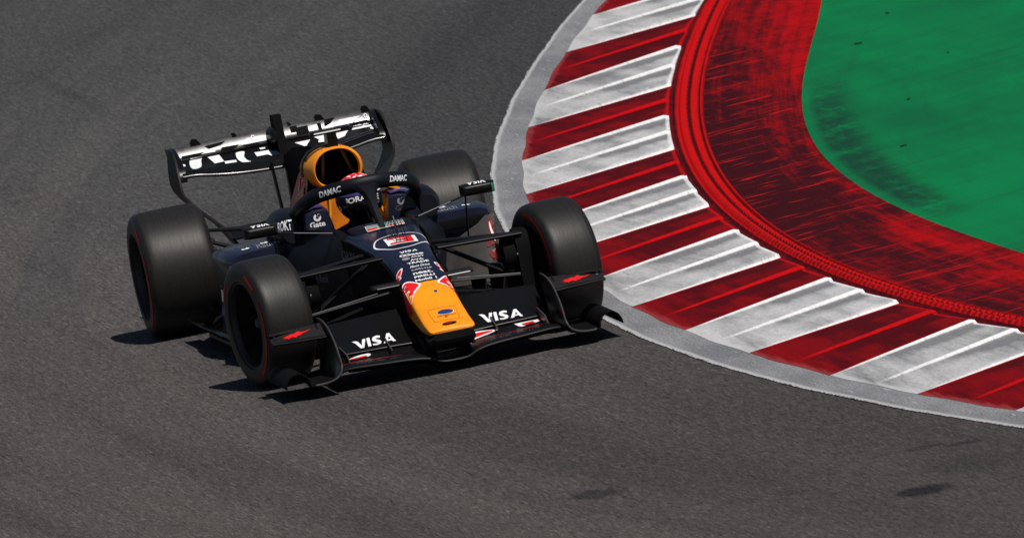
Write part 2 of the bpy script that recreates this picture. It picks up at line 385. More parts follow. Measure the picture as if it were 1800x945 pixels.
def superring(X, w, zt, zb, n=5, N=36, crown=.0, wb=None):
    r = []; zc = (zt+zb)/2; h = (zt-zb)/2; wb = wb or w
    for k in range(N):
        a = 2*PI*k/N; c, s = math.cos(a), math.sin(a)
        y = math.copysign(abs(c)**(2/n), c); z = math.copysign(abs(s)**(2/n), s)
        ww = lerp(wb, w, (z+1)/2); yy = y*ww
        r.append(Vector((X, yy, zc+h*z+(crown*(1-y*y) if z > 0 else 0)*z)))
    return r
def bvh(o):
    me = o.data
    return BVHTree.FromPolygons([v.co.copy() for v in me.vertices], [tuple(p.vertices) for p in me.polygons])

# ---- flat print laid on a surface: 2-D outline -> rays on to the surface below it
def text_mesh(s, size=1, bold=0.0, shear=0.0, spacing=1.0):
    cu = bpy.data.curves.new('t', 'FONT'); cu.body = s; cu.size = size; cu.offset = bold; cu.shear = shear; cu.space_character = spacing
    cu.align_x = 'CENTER'; cu.align_y = 'CENTER'; cu.resolution_u = 3
    o = bpy.data.objects.new('t', cu); COL.objects.link(o)
    dg = bpy.context.evaluated_depsgraph_get(); me = bpy.data.meshes.new_from_object(o.evaluated_get(dg))
    vs = [(v.co.x, v.co.y) for v in me.vertices]; fs = [tuple(p.vertices) for p in me.polygons]
    bpy.data.objects.remove(o); bpy.data.curves.remove(cu); bpy.data.meshes.remove(me)
    return vs, fs
def poly_mesh(polys):
    vs, fs = [], []
    for p in polys:
        k = len(vs); vs += [tuple(q) for q in p]; fs.append(tuple(range(k, k+len(p))))
    return vs, fs
def lay(name, vf, org, u, v, surf, mat, parent, off=.0025, fit=None, sub=.03, reach=.4, lift=.25, label=None):
    """lay 2-D shapes (vf) on surfaces surf (list of bvh); fit=(w,h) rescales to that size"""
    vs, fs = vf; org, u, v = Vector(org), Vector(u).normalized(), Vector(v).normalized()
    v = (v-u*u.dot(v)).normalized(); n = u.cross(v)
    if fit:
        xs = [a for a, b in vs]; ys = [b for a, b in vs]
        cx, cy = (min(xs)+max(xs))/2, (min(ys)+max(ys))/2
        kx = fit[0]/max(max(xs)-min(xs), 1e-6); ky = fit[1]/max(max(ys)-min(ys), 1e-6)
        vs = [((a-cx)*kx, (b-cy)*ky) for a, b in vs]
    bm = bmesh.new(); V = [bm.verts.new((a, b, 0)) for a, b in vs]
    for f in fs:
        try: bm.faces.new([V[i] for i in f])
        except ValueError: pass
    bmesh.ops.triangulate(bm, faces=bm.faces)
    for _ in range(4):
        e = [e for e in bm.edges if e.calc_length() > sub]
        if not e: break
        bmesh.ops.subdivide_edges(bm, edges=e, cuts=1); bmesh.ops.triangulate(bm, faces=bm.faces)
    for w in bm.verts:
        P = org+u*w.co.x+v*w.co.y; best = None
        for t in surf:
            h, hn, _, d = t.ray_cast(P+n*lift, -n, reach)
            if h is not None and (best is None or d < best[1]): best = (h, d, hn)
        if best: w.co = best[0]+n*off
        else:
            q = min((t.find_nearest(P-n*(lift if lift else .35)) for t in surf), key=lambda h: h[3]) if lift == 0 else min((t.find_nearest(P) for t in surf), key=lambda h: h[3])
            w.co = q[0]+q[1]*off
    o = obj(name, bm, mat, parent, smooth=False, fix=False)
    if label: o['label'] = label
    return o
def ring2d(pts, wdt):
    """closed outline stroke"""
    n = len(pts); vs, fs = [], []
    for i in range(n):
        a, b, c = Vector(pts[i-1]), Vector(pts[i]), Vector(pts[(i+1) % n]); t = (c-a).normalized(); nn = Vector((-t.y, t.x))
        vs += [tuple(b+nn*wdt/2), tuple(b-nn*wdt/2)]
    for i in range(n):
        j = (i+1) % n; fs.append((2*i, 2*j, 2*j+1, 2*i+1))
    return vs, fs
def merge(*vfs):
    vs, fs = [], []
    for a, b in vfs:
        k = len(vs); vs += a; fs += [tuple(i+k for i in f) for f in b]
    return vs, fs
def ell(cx, cy, a, b, n=24): return [(cx+a*math.cos(2*PI*k/n), cy+b*math.sin(2*PI*k/n)) for k in range(n)]
def smooth2d(pts, n=5):
    P = [Vector((x, y, 0)) for x, y in pts]; P = [P[-1]]+P+[P[0], P[1]]; out = []
    for i in range(1, len(P)-2):
        p0, p1, p2, p3 = P[i-1], P[i], P[i+1], P[i+2]
        for k in range(n):
            t = k/n; q = .5*((2*p1)+(-p0+p2)*t+(2*p0-5*p1+4*p2-p3)*t*t+(-p0+3*p1-3*p2+p3)*t**3); out.append((q.x, q.y))
    return out
VISA = [[(0, 10), (2.6, 10), (4.6, 9), (6.0, 3.6), (8.6, 10), (11.2, 10), (6.8, 0), (4.0, 0), (2.2, 7.2), (1.2, 8.9)],
        [(12.0, 10), (14.6, 10), (12.8, 0), (10.2, 0)],
        [(23.0, 9.6), (22.4, 7.6), (20.2, 8.2), (18.6, 7.6), (19.6, 6.4), (21.6, 5.2), (22.2, 3.2), (20.6, .6), (17.4, -.2), (14.2, .5), (14.7, 2.6), (17.6, 1.9), (19.2, 2.6), (18.0, 3.9), (16.0, 5.2), (15.6, 7.2), (17.2, 9.6), (20.2, 10.3)],
        [(28.6, 10), (31.0, 10), (33.0, 0), (30.6, 0), (30.2, 2), (26.6, 2), (25.6, 0), (22.8, 0)]]
def visa_mesh():
    vs, fs = poly_mesh(VISA[:3]); k = len(vs)           # the A with its counter left open
    A = [(28.6, 10), (31.0, 10), (33.0, 0), (30.6, 0), (30.25, 2), (26.75, 2), (25.6, 0), (22.8, 0), (29.5, 7.2), (29.95, 3.9), (27.8, 3.9)]
    vs += A; fs += [(k, k+8, k+10, k+5, k+6, k+7), (k, k+1, k+9, k+8), (k+1, k+2, k+3, k+4, k+9), (k+9, k+4, k+5, k+10)]
    return vs, fs
BULL = [(-1.0, -.05), (-.72, .02), (-.9, .12), (-.6, .12), (-.35, .22), (-.1, .2), (.15, .36), (.35, .22), (.62, .2), (1.0, .26), (.7, .1), (.42, .05), (.22, -.1), (.02, -.12), (-.12, -.3), (-.3, -.16), (-.5, -.2), (-.6, -.36), (-.72, -.2), (-.95, -.26), (-.78, -.1)]
BULL_POLYS = [BULL]

# ------------------------------------------------------------------ the setting
def quadfit(pts):
    """smooth curve y(x): cubic through the survey points, constant curvature beyond them"""
    x = np.array([p[0] for p in pts]); y = np.array([p[1] for p in pts]); c = np.polyfit(x, y, 4); d1 = np.polyder(c); d2 = np.polyder(d1)
    lo, hi = x.min(), x.max(); cc = np.polyfit(x, y, 2)
    def f(v):
        if lo <= v <= hi: return float(np.polyval(c, v))
        e = lo if v < lo else hi; k = 2*cc[0]
        return float(np.polyval(c, e)+np.polyval(d1, e)*(v-e)+.5*k*(v-e)**2)
    return f
f_line = quadfit([(-17.4, 4.058), (-16.03, 3.661), (-14.59, 3.267), (-13.48, 2.978), (-12.25, 2.689), (-10.96, 2.393), (-9.83, 2.154), (-8.79, 1.942), (-7.79, 1.768), (-6.13, 1.504), (-5.06, 1.352), (-.085, 1.002), (.73, .985), (1.38, .992), (2.24, 1.02), (3.29, 1.055), (4.31, 1.102), (5.19, 1.169), (5.98, 1.25), (6.67, 1.335), (7.37, 1.437), (8.04, 1.532), (8.55, 1.625)])
f_out = quadfit([(-16.336, 3.932), (-14.437, 3.374), (-12.485, 2.919), (-10.573, 2.482), (-8.818, 2.136), (-6.974, 1.816), (-.279, 1.194), (1.338, 1.2), (2.968, 1.249), (4.701, 1.369), (6.28, 1.525), (7.828, 1.725)])
f_in = quadfit([(-14.23, 4.191), (-12.506, 3.747), (-10.493, 3.362), (-8.734, 3.001), (-7.002, 2.706), (-5.341, 2.474), (-3.675, 2.281), (-2.088, 2.174), (-.455, 2.086), (1.118, 2.071), (2.805, 2.117), (4.37, 2.22)])
f_band = quadfit([(-15.01, 4.561), (-13.1, 4.084), (-10.73, 3.585), (-8.75, 3.215), (-6.59, 2.86), (-4.48, 2.602), (-2.88, 2.44), (-.88, 2.30), (.33, 2.30), (1.68, 2.332), (3.18, 2.395), (4.41, 2.474)])
f_green = quadfit([(-14.16, 4.95), (-12.86, 4.652), (-11.64, 4.407), (-10.63, 4.17), (-8.94, 3.826), (-7.46, 3.562), (-5.96, 3.344), (-4.35, 3.181), (-3.13, 3.115), (-1.47, 3.075), (-.76, 3.068), (.33, 3.075), (1.24, 3.107)])
XL, XH = -34.0, 22.0
def uvstrip(name, rows, mat, close_bottom=None):
    """rows: list of (u, [points across], [v across])"""
    bm = bmesh.new(); uvl = bm.loops.layers.uv.new('UVMap'); V = [[bm.verts.new(p) for p in r[1]] for r in rows]
    for i in range(len(V)-1):
        for j in range(len(V[0])-1):
            f = bm.faces.new((V[i][j], V[i+1][j], V[i+1][j+1], V[i][j+1]))
            for lp, (a, b) in zip(f.loops, ((i, j), (i+1, j), (i+1, j+1), (i, j+1))): lp[uvl].uv = (rows[a][0], rows[a][2][b])
    return obj(name, bm, mat, None, sharp=30)
bm = bmesh.new()
xs = [-900, -200, -60] + list(np.linspace(-34, 22, 8)) + [60, 200, 900]; ys = [-900, -200, -40, -6, 6, 40, 200, 900]
G = [[bm.verts.new((x, y, 0)) for y in ys] for x in xs]
for i in range(len(xs)-1):
    for j in range(len(ys)-1): bm.faces.new((G[i][j], G[i+1][j], G[i+1][j+1], G[i][j+1]))
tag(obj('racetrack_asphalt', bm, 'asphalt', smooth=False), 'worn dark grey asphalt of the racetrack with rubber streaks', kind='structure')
X = np.arange(XL, XH+.01, .35)
def wob(x, k): return .004*math.sin(x*3.3+k)+.002*math.sin(x*13.1+2*k)
vs_ = [0, .06, .14, .25, .5, .75, 1]
tag(uvstrip('track_edge_line', [(x*.5, [(x, lerp(f_line(x)-.012, f_out(x)+.03, v)+(wob(x, 1)*(1-v)), .004) for v in vs_], vs_) for x in np.arange(XL, XH+.01, .12)], 'line'),
    'scuffed grey-white painted line between asphalt and kerb', kind='structure')
kerb = tag(empty('kerb', (0, 1.2, 0)), 'red and white stepped corner kerb beside the racing car', kind='structure')
BO = [-16.336, -14.437, -12.485, -10.573, -8.818, -6.974, -5.27, -3.57, -1.93, -.279, 1.338, 2.968, 4.701, 6.28, 7.828]
BI = [-15.93, -14.23, -12.506, -10.493, -8.734, -7.002, -5.341, -3.675, -2.088, -.455, 1.118, 2.805, 4.37, 5.95, 7.45]
for _ in range(8):
    BO.insert(0, BO[0]-1.8); BI.insert(0, BI[0]-1.7); BO.append(BO[-1]+1.65); BI.append(BI[-1]+1.6)
SW = [0, .03, .06, .12, .2, .3, .4, .5, .53, .56, .62, .7, .8, .9, .97, 1.0]
RR = [0, .055, .055, .13, .25, .38, .5, 1]
def saw(s, white):
    if white and s >= .999: return 0.0
    if not white and s <= .001: return 0.0
    if s <= .001: return 1.0
    for a, b in ((.03, .5), (.53, .97 if white else 1.0)):
        if s < a: return max(0.0, 1-(s-(a-.03))/.03)
        if s <= b: return (s-a)/(b-a)
    return max(0.0, 1-(s-.97)/.03)
TT = [0, .04, .1, .2, .35, .5, .65, .8, .9, .965, 1.0]
for k in range(len(BO)-1):
    white = (k-8) % 2 == 0; bm = bmesh.new(); uvl = bm.loops.layers.uv.new('UVMap'); rows = []
    for s in SW:
        xo, xi = lerp(BO[k], BO[k+1], s), lerp(BI[k], BI[k+1], s); po = Vector((xo, f_out(xo), 0)); pi = Vector((xi, f_in(xi), 0)); r = []
        jit = .006*math.sin(k*7.7+s*9)
        for t in TT:
            p = po.lerp(pi, t); hgt = .028*min(1, max(0, (t-.06)/.94))**.9
            if t == 0: p = p+Vector((0, jit, 0))
            p.z = .0055+.082*t+hgt*saw(s, white)*(1 if t < .99 else .55); r.append((p-Vector((0, 1.2, 0)), s, t))
        q = r[0][0].copy(); q.z = -.02; r.insert(0, (q, s, 0)); q = r[-1][0].copy(); q.z = -.02; r.append((q, s, 1)); rows.append(r)
    V = [[bm.verts.new(p[0]) for p in r] for r in rows]
    for i in range(len(V)-1):
        for j in range(len(V[0])-1):
            f = bm.faces.new((V[i][j], V[i+1][j], V[i+1][j+1], V[i][j+1]))
            for lp, (a, b) in zip(f.loops, ((i, j), (i+1, j), (i+1, j+1), (i, j+1))): lp[uvl].uv = rows[a][b][1:]
    obj('kerb_block', bm, 'kerb_white' if white else 'kerb_red', kerb, sharp=14)
# moulded rumble strip with its two rows of short ribs
VB = [0, .10, .17, .22, .27, .34, .46, .54, .60, .64, .68, .74, .80, .86, .91, .95, 1]
HB = [0, .004, .020, .010, .004, .012, .014, .012, .0, .011, .013, .013, .011, .0, .016, .014, 0]
rows = []
for i, x in enumerate(np.arange(XL, XH, .055)):
    r = []; tooth = i % 2
    for v, h in zip(VB, HB):
        xx = x; a = f_in(xx); b = f_band(xx)
        hh = h+(tooth*.012 if .30 < v < .78 else 0)+.002*math.sin(x*31+v*40)
        r.append((x, lerp(a, b, v), lerp(.088, .058, v)+hh))
    rows.append((x*.5, r, VB))
tag(uvstrip('rumble_strip', rows, 'rumble'), 'raised red ribbed strip along the inner edge of the kerb', kind='structure')
VA = [0, .05, .2, .4, .6, .8, 1]
tag(uvstrip('red_apron', [(x*.5, [(x, lerp(f_band(x), f_green(x), v), lerp(.058, .040, v)) for v in VA], VA) for x in X], 'apron'), 'skid-marked dark red painted apron between kerb and green run-off', kind='structure')
VG = [0, .1, .25, .45, .7, 1]; WG = [0, .15, .4, .8, 1.2, 60]
tag(uvstrip('green_runoff', [(x*.5, [(x, f_green(x)+w, .040-.0005*min(w, 2)) for w in WG], VG) for x in X], 'green'), 'green painted run-off surface inside the corner', kind='structure')
bm = bmesh.new()
for px, py in [(-13.2, 5.6), (-12.6, 5.05), (-10.6, 5.75), (-9.0, 6.15), (-8.6, 6.45), (-9.7, 4.85), (-6.1, 6.3), (-5.6, 4.6), (-5.0, 5.9), (-7.6, 4.2), (-11.2, 4.6), (-3.9, 5.2), (-8.2, 5.1), (-6.6, 5.35), (-12.0, 6.1), (-3.1, 4.4), (-5.2, 3.7)]:
    s = random.uniform(.005, .011); box((px, py, .045), (s*random.uniform(2, 5), s*1.4, s*.6), bm, ('Z', random.uniform(0, 3)))
tag(obj('rubber_crumbs', bm, 'debris'), 'small dark crumbs of tyre rubber scattered on the green run-off', kind='stuff')

# ------------------------------------------------------------------ the car
car = tag(empty('racing_car'), 'navy and orange single-seater racing car cornering beside the red and white kerb', 'racing car')
# ---- nose and chassis
NS = [(1.125, .124, .239, .222), (1.11, .129, .244, .212), (.95, .131, .278, .205), (.8, .131, .328, .205), (.65, .131, .382, .225), (.5, .134, .435, .25), (.35, .135, .481, .27), (.2, .136, .526, .28), (.05, .144, .559, .28), (-.1, .158, .582, .275), (-.25, .172, .603, .265), (-.4, .187, .617, .255), (-.55, .2, .629, .245), (-.7, .21, .637, .235), (-.8, .217, .643, .23)]
def nsec(Xq):
    a = np.array(NS)[::-1]; return [float(np.interp(Xq, a[:, 0], a[:, k])) for k in (1, 2, 3)]
def nrings(x0, x1, n):
    return [superring(x, *nsec(x), n=7, N=44, crown=.012, wb=nsec(x)[0]*.92) for x in np.linspace(x0, x1, n)]
nose = obj('nose_cone', loft([superring(1.132, .112, .237, .226, n=4, N=44, crown=.006)]+nrings(1.125, .50, 14)), 'orange', car, sharp=50)
chas = obj('chassis', loft(nrings(.499, -.78, 26)), 'navy', car, sharp=50)
tag(nose, 'orange nose cone with red corners')
# chassis sides below the shoulder line: shade put on as black panels
for sy in (-1, 1):
    g = []
    for x in np.linspace(.49, -.78, 22):
        w, zt_, zb_ = nsec(x); g.append([(x, sy*(lerp(w*.92, w, (z-zb_)/(zt_-zb_))+.004), z) for z in np.linspace(zb_+.01, zt_-.022, 6)])
    obj('side_shade_panel', shell(g, .004), 'matte', car)
cb, nb = bvh(chas), bvh(nose)
# nose pillars and the black lip under the tip
obj('nose_lip', loft([superring(x, w, zt_, zb_, n=4, N=24) for x, w, zt_, zb_ in [(1.130, .112, .223, .185), (1.09, .124, .210, .15), (.95, .122, .200, .115), (.75, .105, .21, .13)]]), 'satin', car)
# cockpit side walls: a U-shaped tub open above
tub = []
for x, wo, wt, wi, zt_, zs in [(-.78, .215, .205, .18, .645, .5), (-.95, .265, .225, .20, .652, .5), (-1.15, .345, .25, .215, .638, .48), (-1.35, .43, .30, .235, .640, .48), (-1.55, .47, .35, .25, .67, .5), (-1.75, .48, .37, .25, .70, .5), (-1.95, .46, .36, .25, .70, .5)]:
    tub.append([Vector((x, a, b)) for a, b in [(-wo*.9, .2), (-wo, zs-.1), (-wo, zs), (-lerp(wo, wt, .6), lerp(zs, zt_, .7)), (-wt, zt_), (-lerp(wt, wi, .5), zt_+.012), (-wi, zt_-.004), (-wi+.01, .5), (-wi+.03, .3), (wi-.03, .3), (wi-.01, .5), (wi, zt_-.004), (lerp(wt, wi, .5), zt_+.012), (wt, zt_), (lerp(wo, wt, .6), lerp(zs, zt_, .7)), (wo, zs), (wo, zs-.1), (wo*.9, .2)]])
coam = obj('cockpit_surround', loft(tub), 'navy_dark', car, sharp=45)
co_b = bvh(coam)
# dash hump / windscreen deck in front of the driver
deck = obj('dash_panel', loft([superring(x, w, zt_, .60, n=4, N=24) for x, w, zt_ in [(-.60, .12, .634, ), (-.70, .17, .664), (-.80, .18, .675), (-.86, .17, .66)]]), 'navy_dark', car)
db = bvh(deck)
# ---- shoulders beside the driver, head-rest pads and orange surround
for sy in (-1, 1):
    sh = obj('shoulder_fairing', loft([superring(x, w, zt_, zb_, n=2.6, N=24) for x, w, zt_, zb_ in []] if False else [[Vector((x, sy*(yc+a*math.cos(2*PI*k/20)), zc+b*math.sin(2*PI*k/20))) for k in range(20)] for x, yc, a, zc, b in [(-1.38, .385, .05, .645, .06), (-1.45, .385, .072, .655, .08), (-1.6, .375, .09, .66, .09), (-1.85, .35, .11, .64, .10), (-2.2, .30, .11, .58, .11)]]), 'navy_dark', car)
    if sy < 0: lay('lettering', text_mesh('ROKT', 1, .02), (-1.44, sy*.405, .675) if sy < 0 else (-1.44, .405, .675), (sy*.35 if sy > 0 else .35, 1, 0) if sy < 0 else (-.35, 1, 0), (-.35, 0, 1), [bvh(sh)], 'white', sh, fit=(.085, .062), off=.004)
    pad = obj('headrest_pad', loft([[Vector((x, sy*y, z)) for y, z in smooth2d([(.16, zb_), (.165, zt_-.03), (.185, zt_), (.27, zt_-.005), (.305, zt_-.04), (.325, zb_)], 4)] for x, zb_, zt_ in [(-1.38, .57, .728), (-1.40, .565, .738), (-1.48, .56, .742), (-1.62, .56, .75)]]), 'navy', car, sharp=40)
    pb = bvh(pad)
    ringc = [(.021*math.cos(a), .021*math.sin(a)) for a in np.linspace(PI*.62, PI*2.42, 18)]; ringi = [(.0085*math.cos(a), .0085*math.sin(a)) for a in np.linspace(PI*.62, PI*2.42, 18)]
    vs = ringc+ringi; fs = [(i, i+1, 18+i+1, 18+i) for i in range(17)]
    gd = merge((vs, fs), poly_mesh([ell(.011, .009, .008, .008, 12)]))
    lay('emblem', gd, (-1.36, sy*.235, .700), (0, 1, 0), (0, 0, 1), [pb], 'white' if sy < 0 else 'grey', pad, off=.003)
    lay('lettering', text_mesh('Gate', 1, .025), (-1.36, sy*.24, .664), (0, 1, 0), (0, 0, 1), [pb], 'white' if sy < 0 else 'dgrey', pad, fit=(.086, .030), off=.003)
    # orange collar that rises from the pad to the roll hoop
    g = []
    for x, prof in [(-1.50, [(.165, .62), (.140, .69), (.130, .77), (.150, .79), (.20, .782), (.26, .758)]), (-1.60, [(.155, .62), (.130, .69), (.122, .77), (.14, .80), (.19, .785), (.235, .758)]), (-1.78, [(.10, .60), (.10, .69), (.10, .77), (.125, .79), (.18, .775), (.23, .75)])]:
        g.append([(x, sy*y, z) for y, z in prof])
    obj('headrest_collar', shell(g, .012), 'orange', car)
    obj('headrest_pad_top', shell([[(x, sy*y, z) for y, z in [(.19, .752), (.24, .757), (.30, .742)]] for x in (-1.41, -1.5, -1.6)], .008), 'purple', car)
# ---- engine cover, airbox and fin
def arch(x, prof, zb_):
    R = [Vector((x, y, z)) for y, z in prof]; L = [Vector((x, -y, z)) for y, z in prof[::-1] if y > 1e-6]
    return R+[Vector((x, prof[-1][0]*.8, zb_)), Vector((x, -prof[-1][0]*.8, zb_))]+L
HS = [0.0, .3, .6, .8, .93, 1.0]
A = [(-2.0, [(0, .985), (.055, .978), (.10, .955), (.135, .92), (.152, .87), (.163, .82), (.18, .76), (.25, .67), (.36, .59), (.46, .5)]),
     (-2.3, [(0, .975), (.045, .965), (.085, .935), (.12, .885), (.145, .83), (.168, .775), (.20, .71), (.26, .63), (.36, .55), (.45, .46)]),
     (-2.7, [(0, .93), (.035, .905), (.06, .86), (.08, .81), (.10, .75), (.12, .69), (.155, .62), (.21, .55), (.30, .47), (.40, .38)]),
     (-3.2, [(0, .78), (.028, .75), (.045, .71), (.06, .66), (.075, .61), (.095, .56), (.12, .50), (.16, .44), (.22, .37), (.3, .3)]),
     (-3.75, [(0, .55), (.024, .53), (.04, .5), (.05, .47), (.06, .44), (.07, .41), (.08, .38), (.09, .34), (.1, .3), (.1, .26)])]
cover = obj('engine_cover', loft([arch(x, p, .25) for x, p in A], (False, True)), 'dred', car, sharp=60)
eb = bvh(cover)
# orange intake hoop: ring with a thick outer band, dark funnel inside
def oval(x, rx, rz, zc, n=40, sq=2.5, yo=0.0):
    r = []
    for k in range(n):
        a = 2*PI*k/n; c, s = math.cos(a), math.sin(a)
        r.append(Vector((x+(.05*(s-.0) if False else 0), yo+rx*math.copysign(abs(c)**(2/sq), c)*(1-.16*max(0, s)), zc+rz*math.copysign(abs(s)**(2/sq), s))))
    return r
hoop = obj('intake_hoop', loft([oval(-2.16, .166, .112, .888), oval(-2.06, .163, .114, .890), oval(-1.97, .155, .115, .892), oval(-1.91, .145, .114, .894), oval(-1.882, .136, .110, .895), oval(-1.874, .130, .106, .895), oval(-1.876, .126, .103, .895), oval(-1.92, .122, .100, .895)], (False, False)), 'orange', car, fix=False)
obj('intake_funnel', loft([oval(-1.919, .1225, .1005, .895), oval(-2.05, .115, .10, .89), oval(-2.3, .09, .08, .87)], (False, True)), 'matte', car)
obj('hoop_top_lip', sweep([(-1.885, -.03, .992), (-1.883, 0, .995), (-1.885, .03, .992)], .006, .004), 'carbon', car)  # small carbon lip at the crown of the hoop
for a, b in (((-1.93, -.055, 1.0), (-2.0, -.075, .825)), ((-1.93, .045, .99), (-2.0, .105, .83))): obj('intake_strut', sweep([a, b], .010, .005, up=(1, 0, 0)), 'undercut', car)
obj('cover_stripe', shell([[(x, y, z) for y, z in p] for x, p in [(-2.07, [(-.166, .86), (-.164, .90), (-.150, .945), (-.112, .985), (-.06, 1.004), (0, 1.008)]), (-2.11, [(-.168, .86), (-.165, .90), (-.151, .945), (-.113, .985), (-.06, 1.004), (0, 1.008)])]], .012), 'satin', car)
obj('headrest_bulkhead', shell([[(-1.86-.1*abs(y), y, z) for y in (-.19, -.12, -.04, .04, .12, .19)] for z in (.5, .64, .72, .79)], .02), 'orange_dim', car)
fin = obj('engine_fin', prism([(-2.45, .95), (-2.75, .955), (-3.35, .90), (-3.72, .83), (-3.78, .52), (-3.2, .70), (-2.7, .88)], 'y', -.006, .006), 'matte', car)
# white outlined bull on the red flank of the engine cover
for sy in (-1,):
    st_ = [[(0, .06), (.02, .0), (.05, -.08), (.055, -.02), (.035, .06)], [(.06, .14), (.075, .06), (.09, .06), (.08, .15)], [(-.02, -.02), (.0, -.10), (.02, -.16), (.012, -.08)], [(.10, .0), (.11, -.1), (.125, -.1), (.115, .02)]]
    lay('emblem', poly_mesh(st_), (-2.25, -.17, .80), (-.2, 1, 0), (-.2, .5, 1), [eb], 'white', cover, off=.006, reach=.6, lift=.3)
    lay('wing_graphic' if False else 'flank_graphic', poly_mesh([smooth2d([(-.02, -.10), (.03, -.02), (.08, .02), (.12, .0), (.10, -.08), (.04, -.14)], 4)]), (-2.05, -.2, .76), (-.2, 1, 0), (-.2, .5, 1), [eb], 'orange', cover, off=.005, reach=.6, lift=.3)
# camera pod on the roll hoop
tc = obj('camera_pod', box((-1.96, .005, 1.092), (.05, .225, .026), bev=.008), 'carbon', car)
prism([(-1.93, 1.10), (-2.02, 1.10), (-2.05, 1.0), (-1.95, 1.0)], 'y', -.016, .026)
obj('camera_stem', prism([(-1.925, 1.082), (-2.02, 1.082), (-2.06, 1.0), (-1.93, 1.005)], 'y', -.02, .034), 'carbon', car)
obj('camera_lens_strip', box((-1.933, -.012, 1.0935), (.006, .15, .007)), 'white', tc)
# ---- halo
HP = [(-1.90, .365, .63), (-1.66, .352, .675), (-1.46, .336, .735), (-1.30, .308, .792), (-1.16, .25, .838), (-1.06, .165, .860), (-1.0, .08, .872), (-.985, 0, .875), (-1.0, -.08, .872), (-1.06, -.165, .860), (-1.16, -.25, .838), (-1.30, -.308, .792), (-1.46, -.336, .735), (-1.66, -.352, .675), (-1.90, -.365, .63)]
halo = obj('halo', sweep(HP, .033, .042, n=14, sm=6), 'navy_dark', car)
hb = bvh(halo)
pil = obj('halo_pillar', loft([[Vector((x, sx*w, z)) + Vector((d*.0, 0, 0)) for sx, d in ()] if False else [Vector((x+dx*t, w*c, z+dz*t)) for c, t in ((1, 0), (.6, 1), (-.6, 1), (-1, 0), (-.5, -1), (.5, -1))] for x, w, z, dx, dz in [(-.69, .022, .635, .05, .02), (-.77, .022, .70, .05, .02), (-.86, .026, .77, .05, .02), (-.93, .045, .825, .04, .015), (-.985, .085, .862, .03, .01)]]), 'navy_dark', car, sharp=50)
for sy in (-1, 1):
    yv = .185
    lay('lettering', text_mesh('DAMAC', 1, .03, .2), (-1.02, sy*.205, .862), (-sy*.62, 1, -sy*.16), (-.1, 0, 1), [hb], 'white', halo, fit=(.150, .034), off=.006, lift=.3, reach=.5)
# ---- driver: a thing of its own
drv = tag(empty('person', (-1.6, 0, .2)), 'racing driver in a red-topped helmet with dark visor sitting in the cockpit', 'person')
O = Vector((-1.6, 0, .2))
def skin(name, verts, edges, radii, root, mat, parent, sub=1):
    me = bpy.data.meshes.new(name); me.from_pydata([Vector(v)-O for v in verts], edges, [])
    o = bpy.data.objects.new(name, me); COL.objects.link(o)
    m = o.modifiers.new('skin', 'SKIN'); m.use_smooth_shade = True
    for i, r in enumerate(radii): me.skin_vertices[0].data[i].radius = r if isinstance(r, tuple) else (r, r)
    me.skin_vertices[0].data[root].use_root = True
    s = o.modifiers.new('sub', 'SUBSURF'); s.levels = sub; s.render_levels = sub
    dg = bpy.context.evaluated_depsgraph_get(); m2 = bpy.data.meshes.new_from_object(o.evaluated_get(dg)); bpy.data.objects.remove(o)
    m2.materials.clear(); m2.materials.append(MT[mat]); o = bpy.data.objects.new(name, m2); COL.objects.link(o); o.parent = parent; return o
bv = [(-1.76, 0, .27), (-1.66, 0, .40), (-1.54, 0, .52), (-1.44, 0, .60), (-1.37, 0, .68)]; be = [(0, 1), (1, 2), (2, 3), (3, 4)]; br = [(.15, .11), (.15, .10), (.16, .09), .055, .06]
for sy in (-1, 1):
    k = len(bv); bv += [(-1.52, sy*.16, .53), (-1.30, sy*.19, .44), (-1.02, sy*.115, .52), (-.965, sy*.11, .545)]; be += [(2, k), (k, k+1), (k+1, k+2), (k+2, k+3)]; br += [.062, .048, .034, .036]
    for q in range(4):
        j = len(bv); dz = (q-1.5)*.019; bv += [(-.93, sy*.108, .545+dz), (-.915, sy*.09, .545+dz), (-.935, sy*.075, .545+dz)]; be += [(k+3, j), (j, j+1), (j+1, j+2)]; br += [.010, .009, .008]
    j = len(bv); bv += [(-.965, sy*.085, .575), (-.945, sy*.07, .59)]; be += [(k+3, j), (j, j+1)]; br += [.011, .009]
    k2 = len(bv); bv += [(-1.66, sy*.09, .25), (-1.18, sy*.11, .40), (-.75, sy*.09, .32), (-.62, sy*.09, .36)]; be += [(0, k2), (k2, k2+1), (k2+1, k2+2), (k2+2, k2+3)]; br += [.085, .06, .042, .04]
skin('body', bv, be, br, 0, 'suit', drv)
bm = bmesh.new(); bmesh.ops.create_uvsphere(bm, u_segments=48, v_segments=32, radius=1)
HC = Vector((-1.315, .0, .772))
for v in bm.verts:
    x, y, z = v.co; k = 1.0
    if z < -.2: k = 1-.12*(abs(z)-.2)
    fx = x*.148*(1+.10*max(0, x)*max(0, -z)) ; v.co = Vector((fx*k, y*.128*k, z*.132 if z > 0 else z*.138))+HC-O
for f in bm.faces:
    c = f.calc_center_median()-HC+O; a = math.atan2(c.y, c.x)
    if c.z > .062 and math.sin(c.x*95+math.sin(c.y*70)*2.2)*math.sin(c.y*80+1+c.x*40) > -.25: i = 0
    elif c.z > .062: i = 1
    elif c.z > .028: i = 2 if (a < .15 or a > 1.25) else 1
    elif c.z > -.005: i = 3
    elif c.z < -.09: i = 3
    else: i = 4 if abs(a) > 1.9 else 3
    f.material_index = i
helm = obj('helmet', bm, ['red', 'white', 'purple', 'navy_dark', 'navy'], drv, sharp=80)
g = []
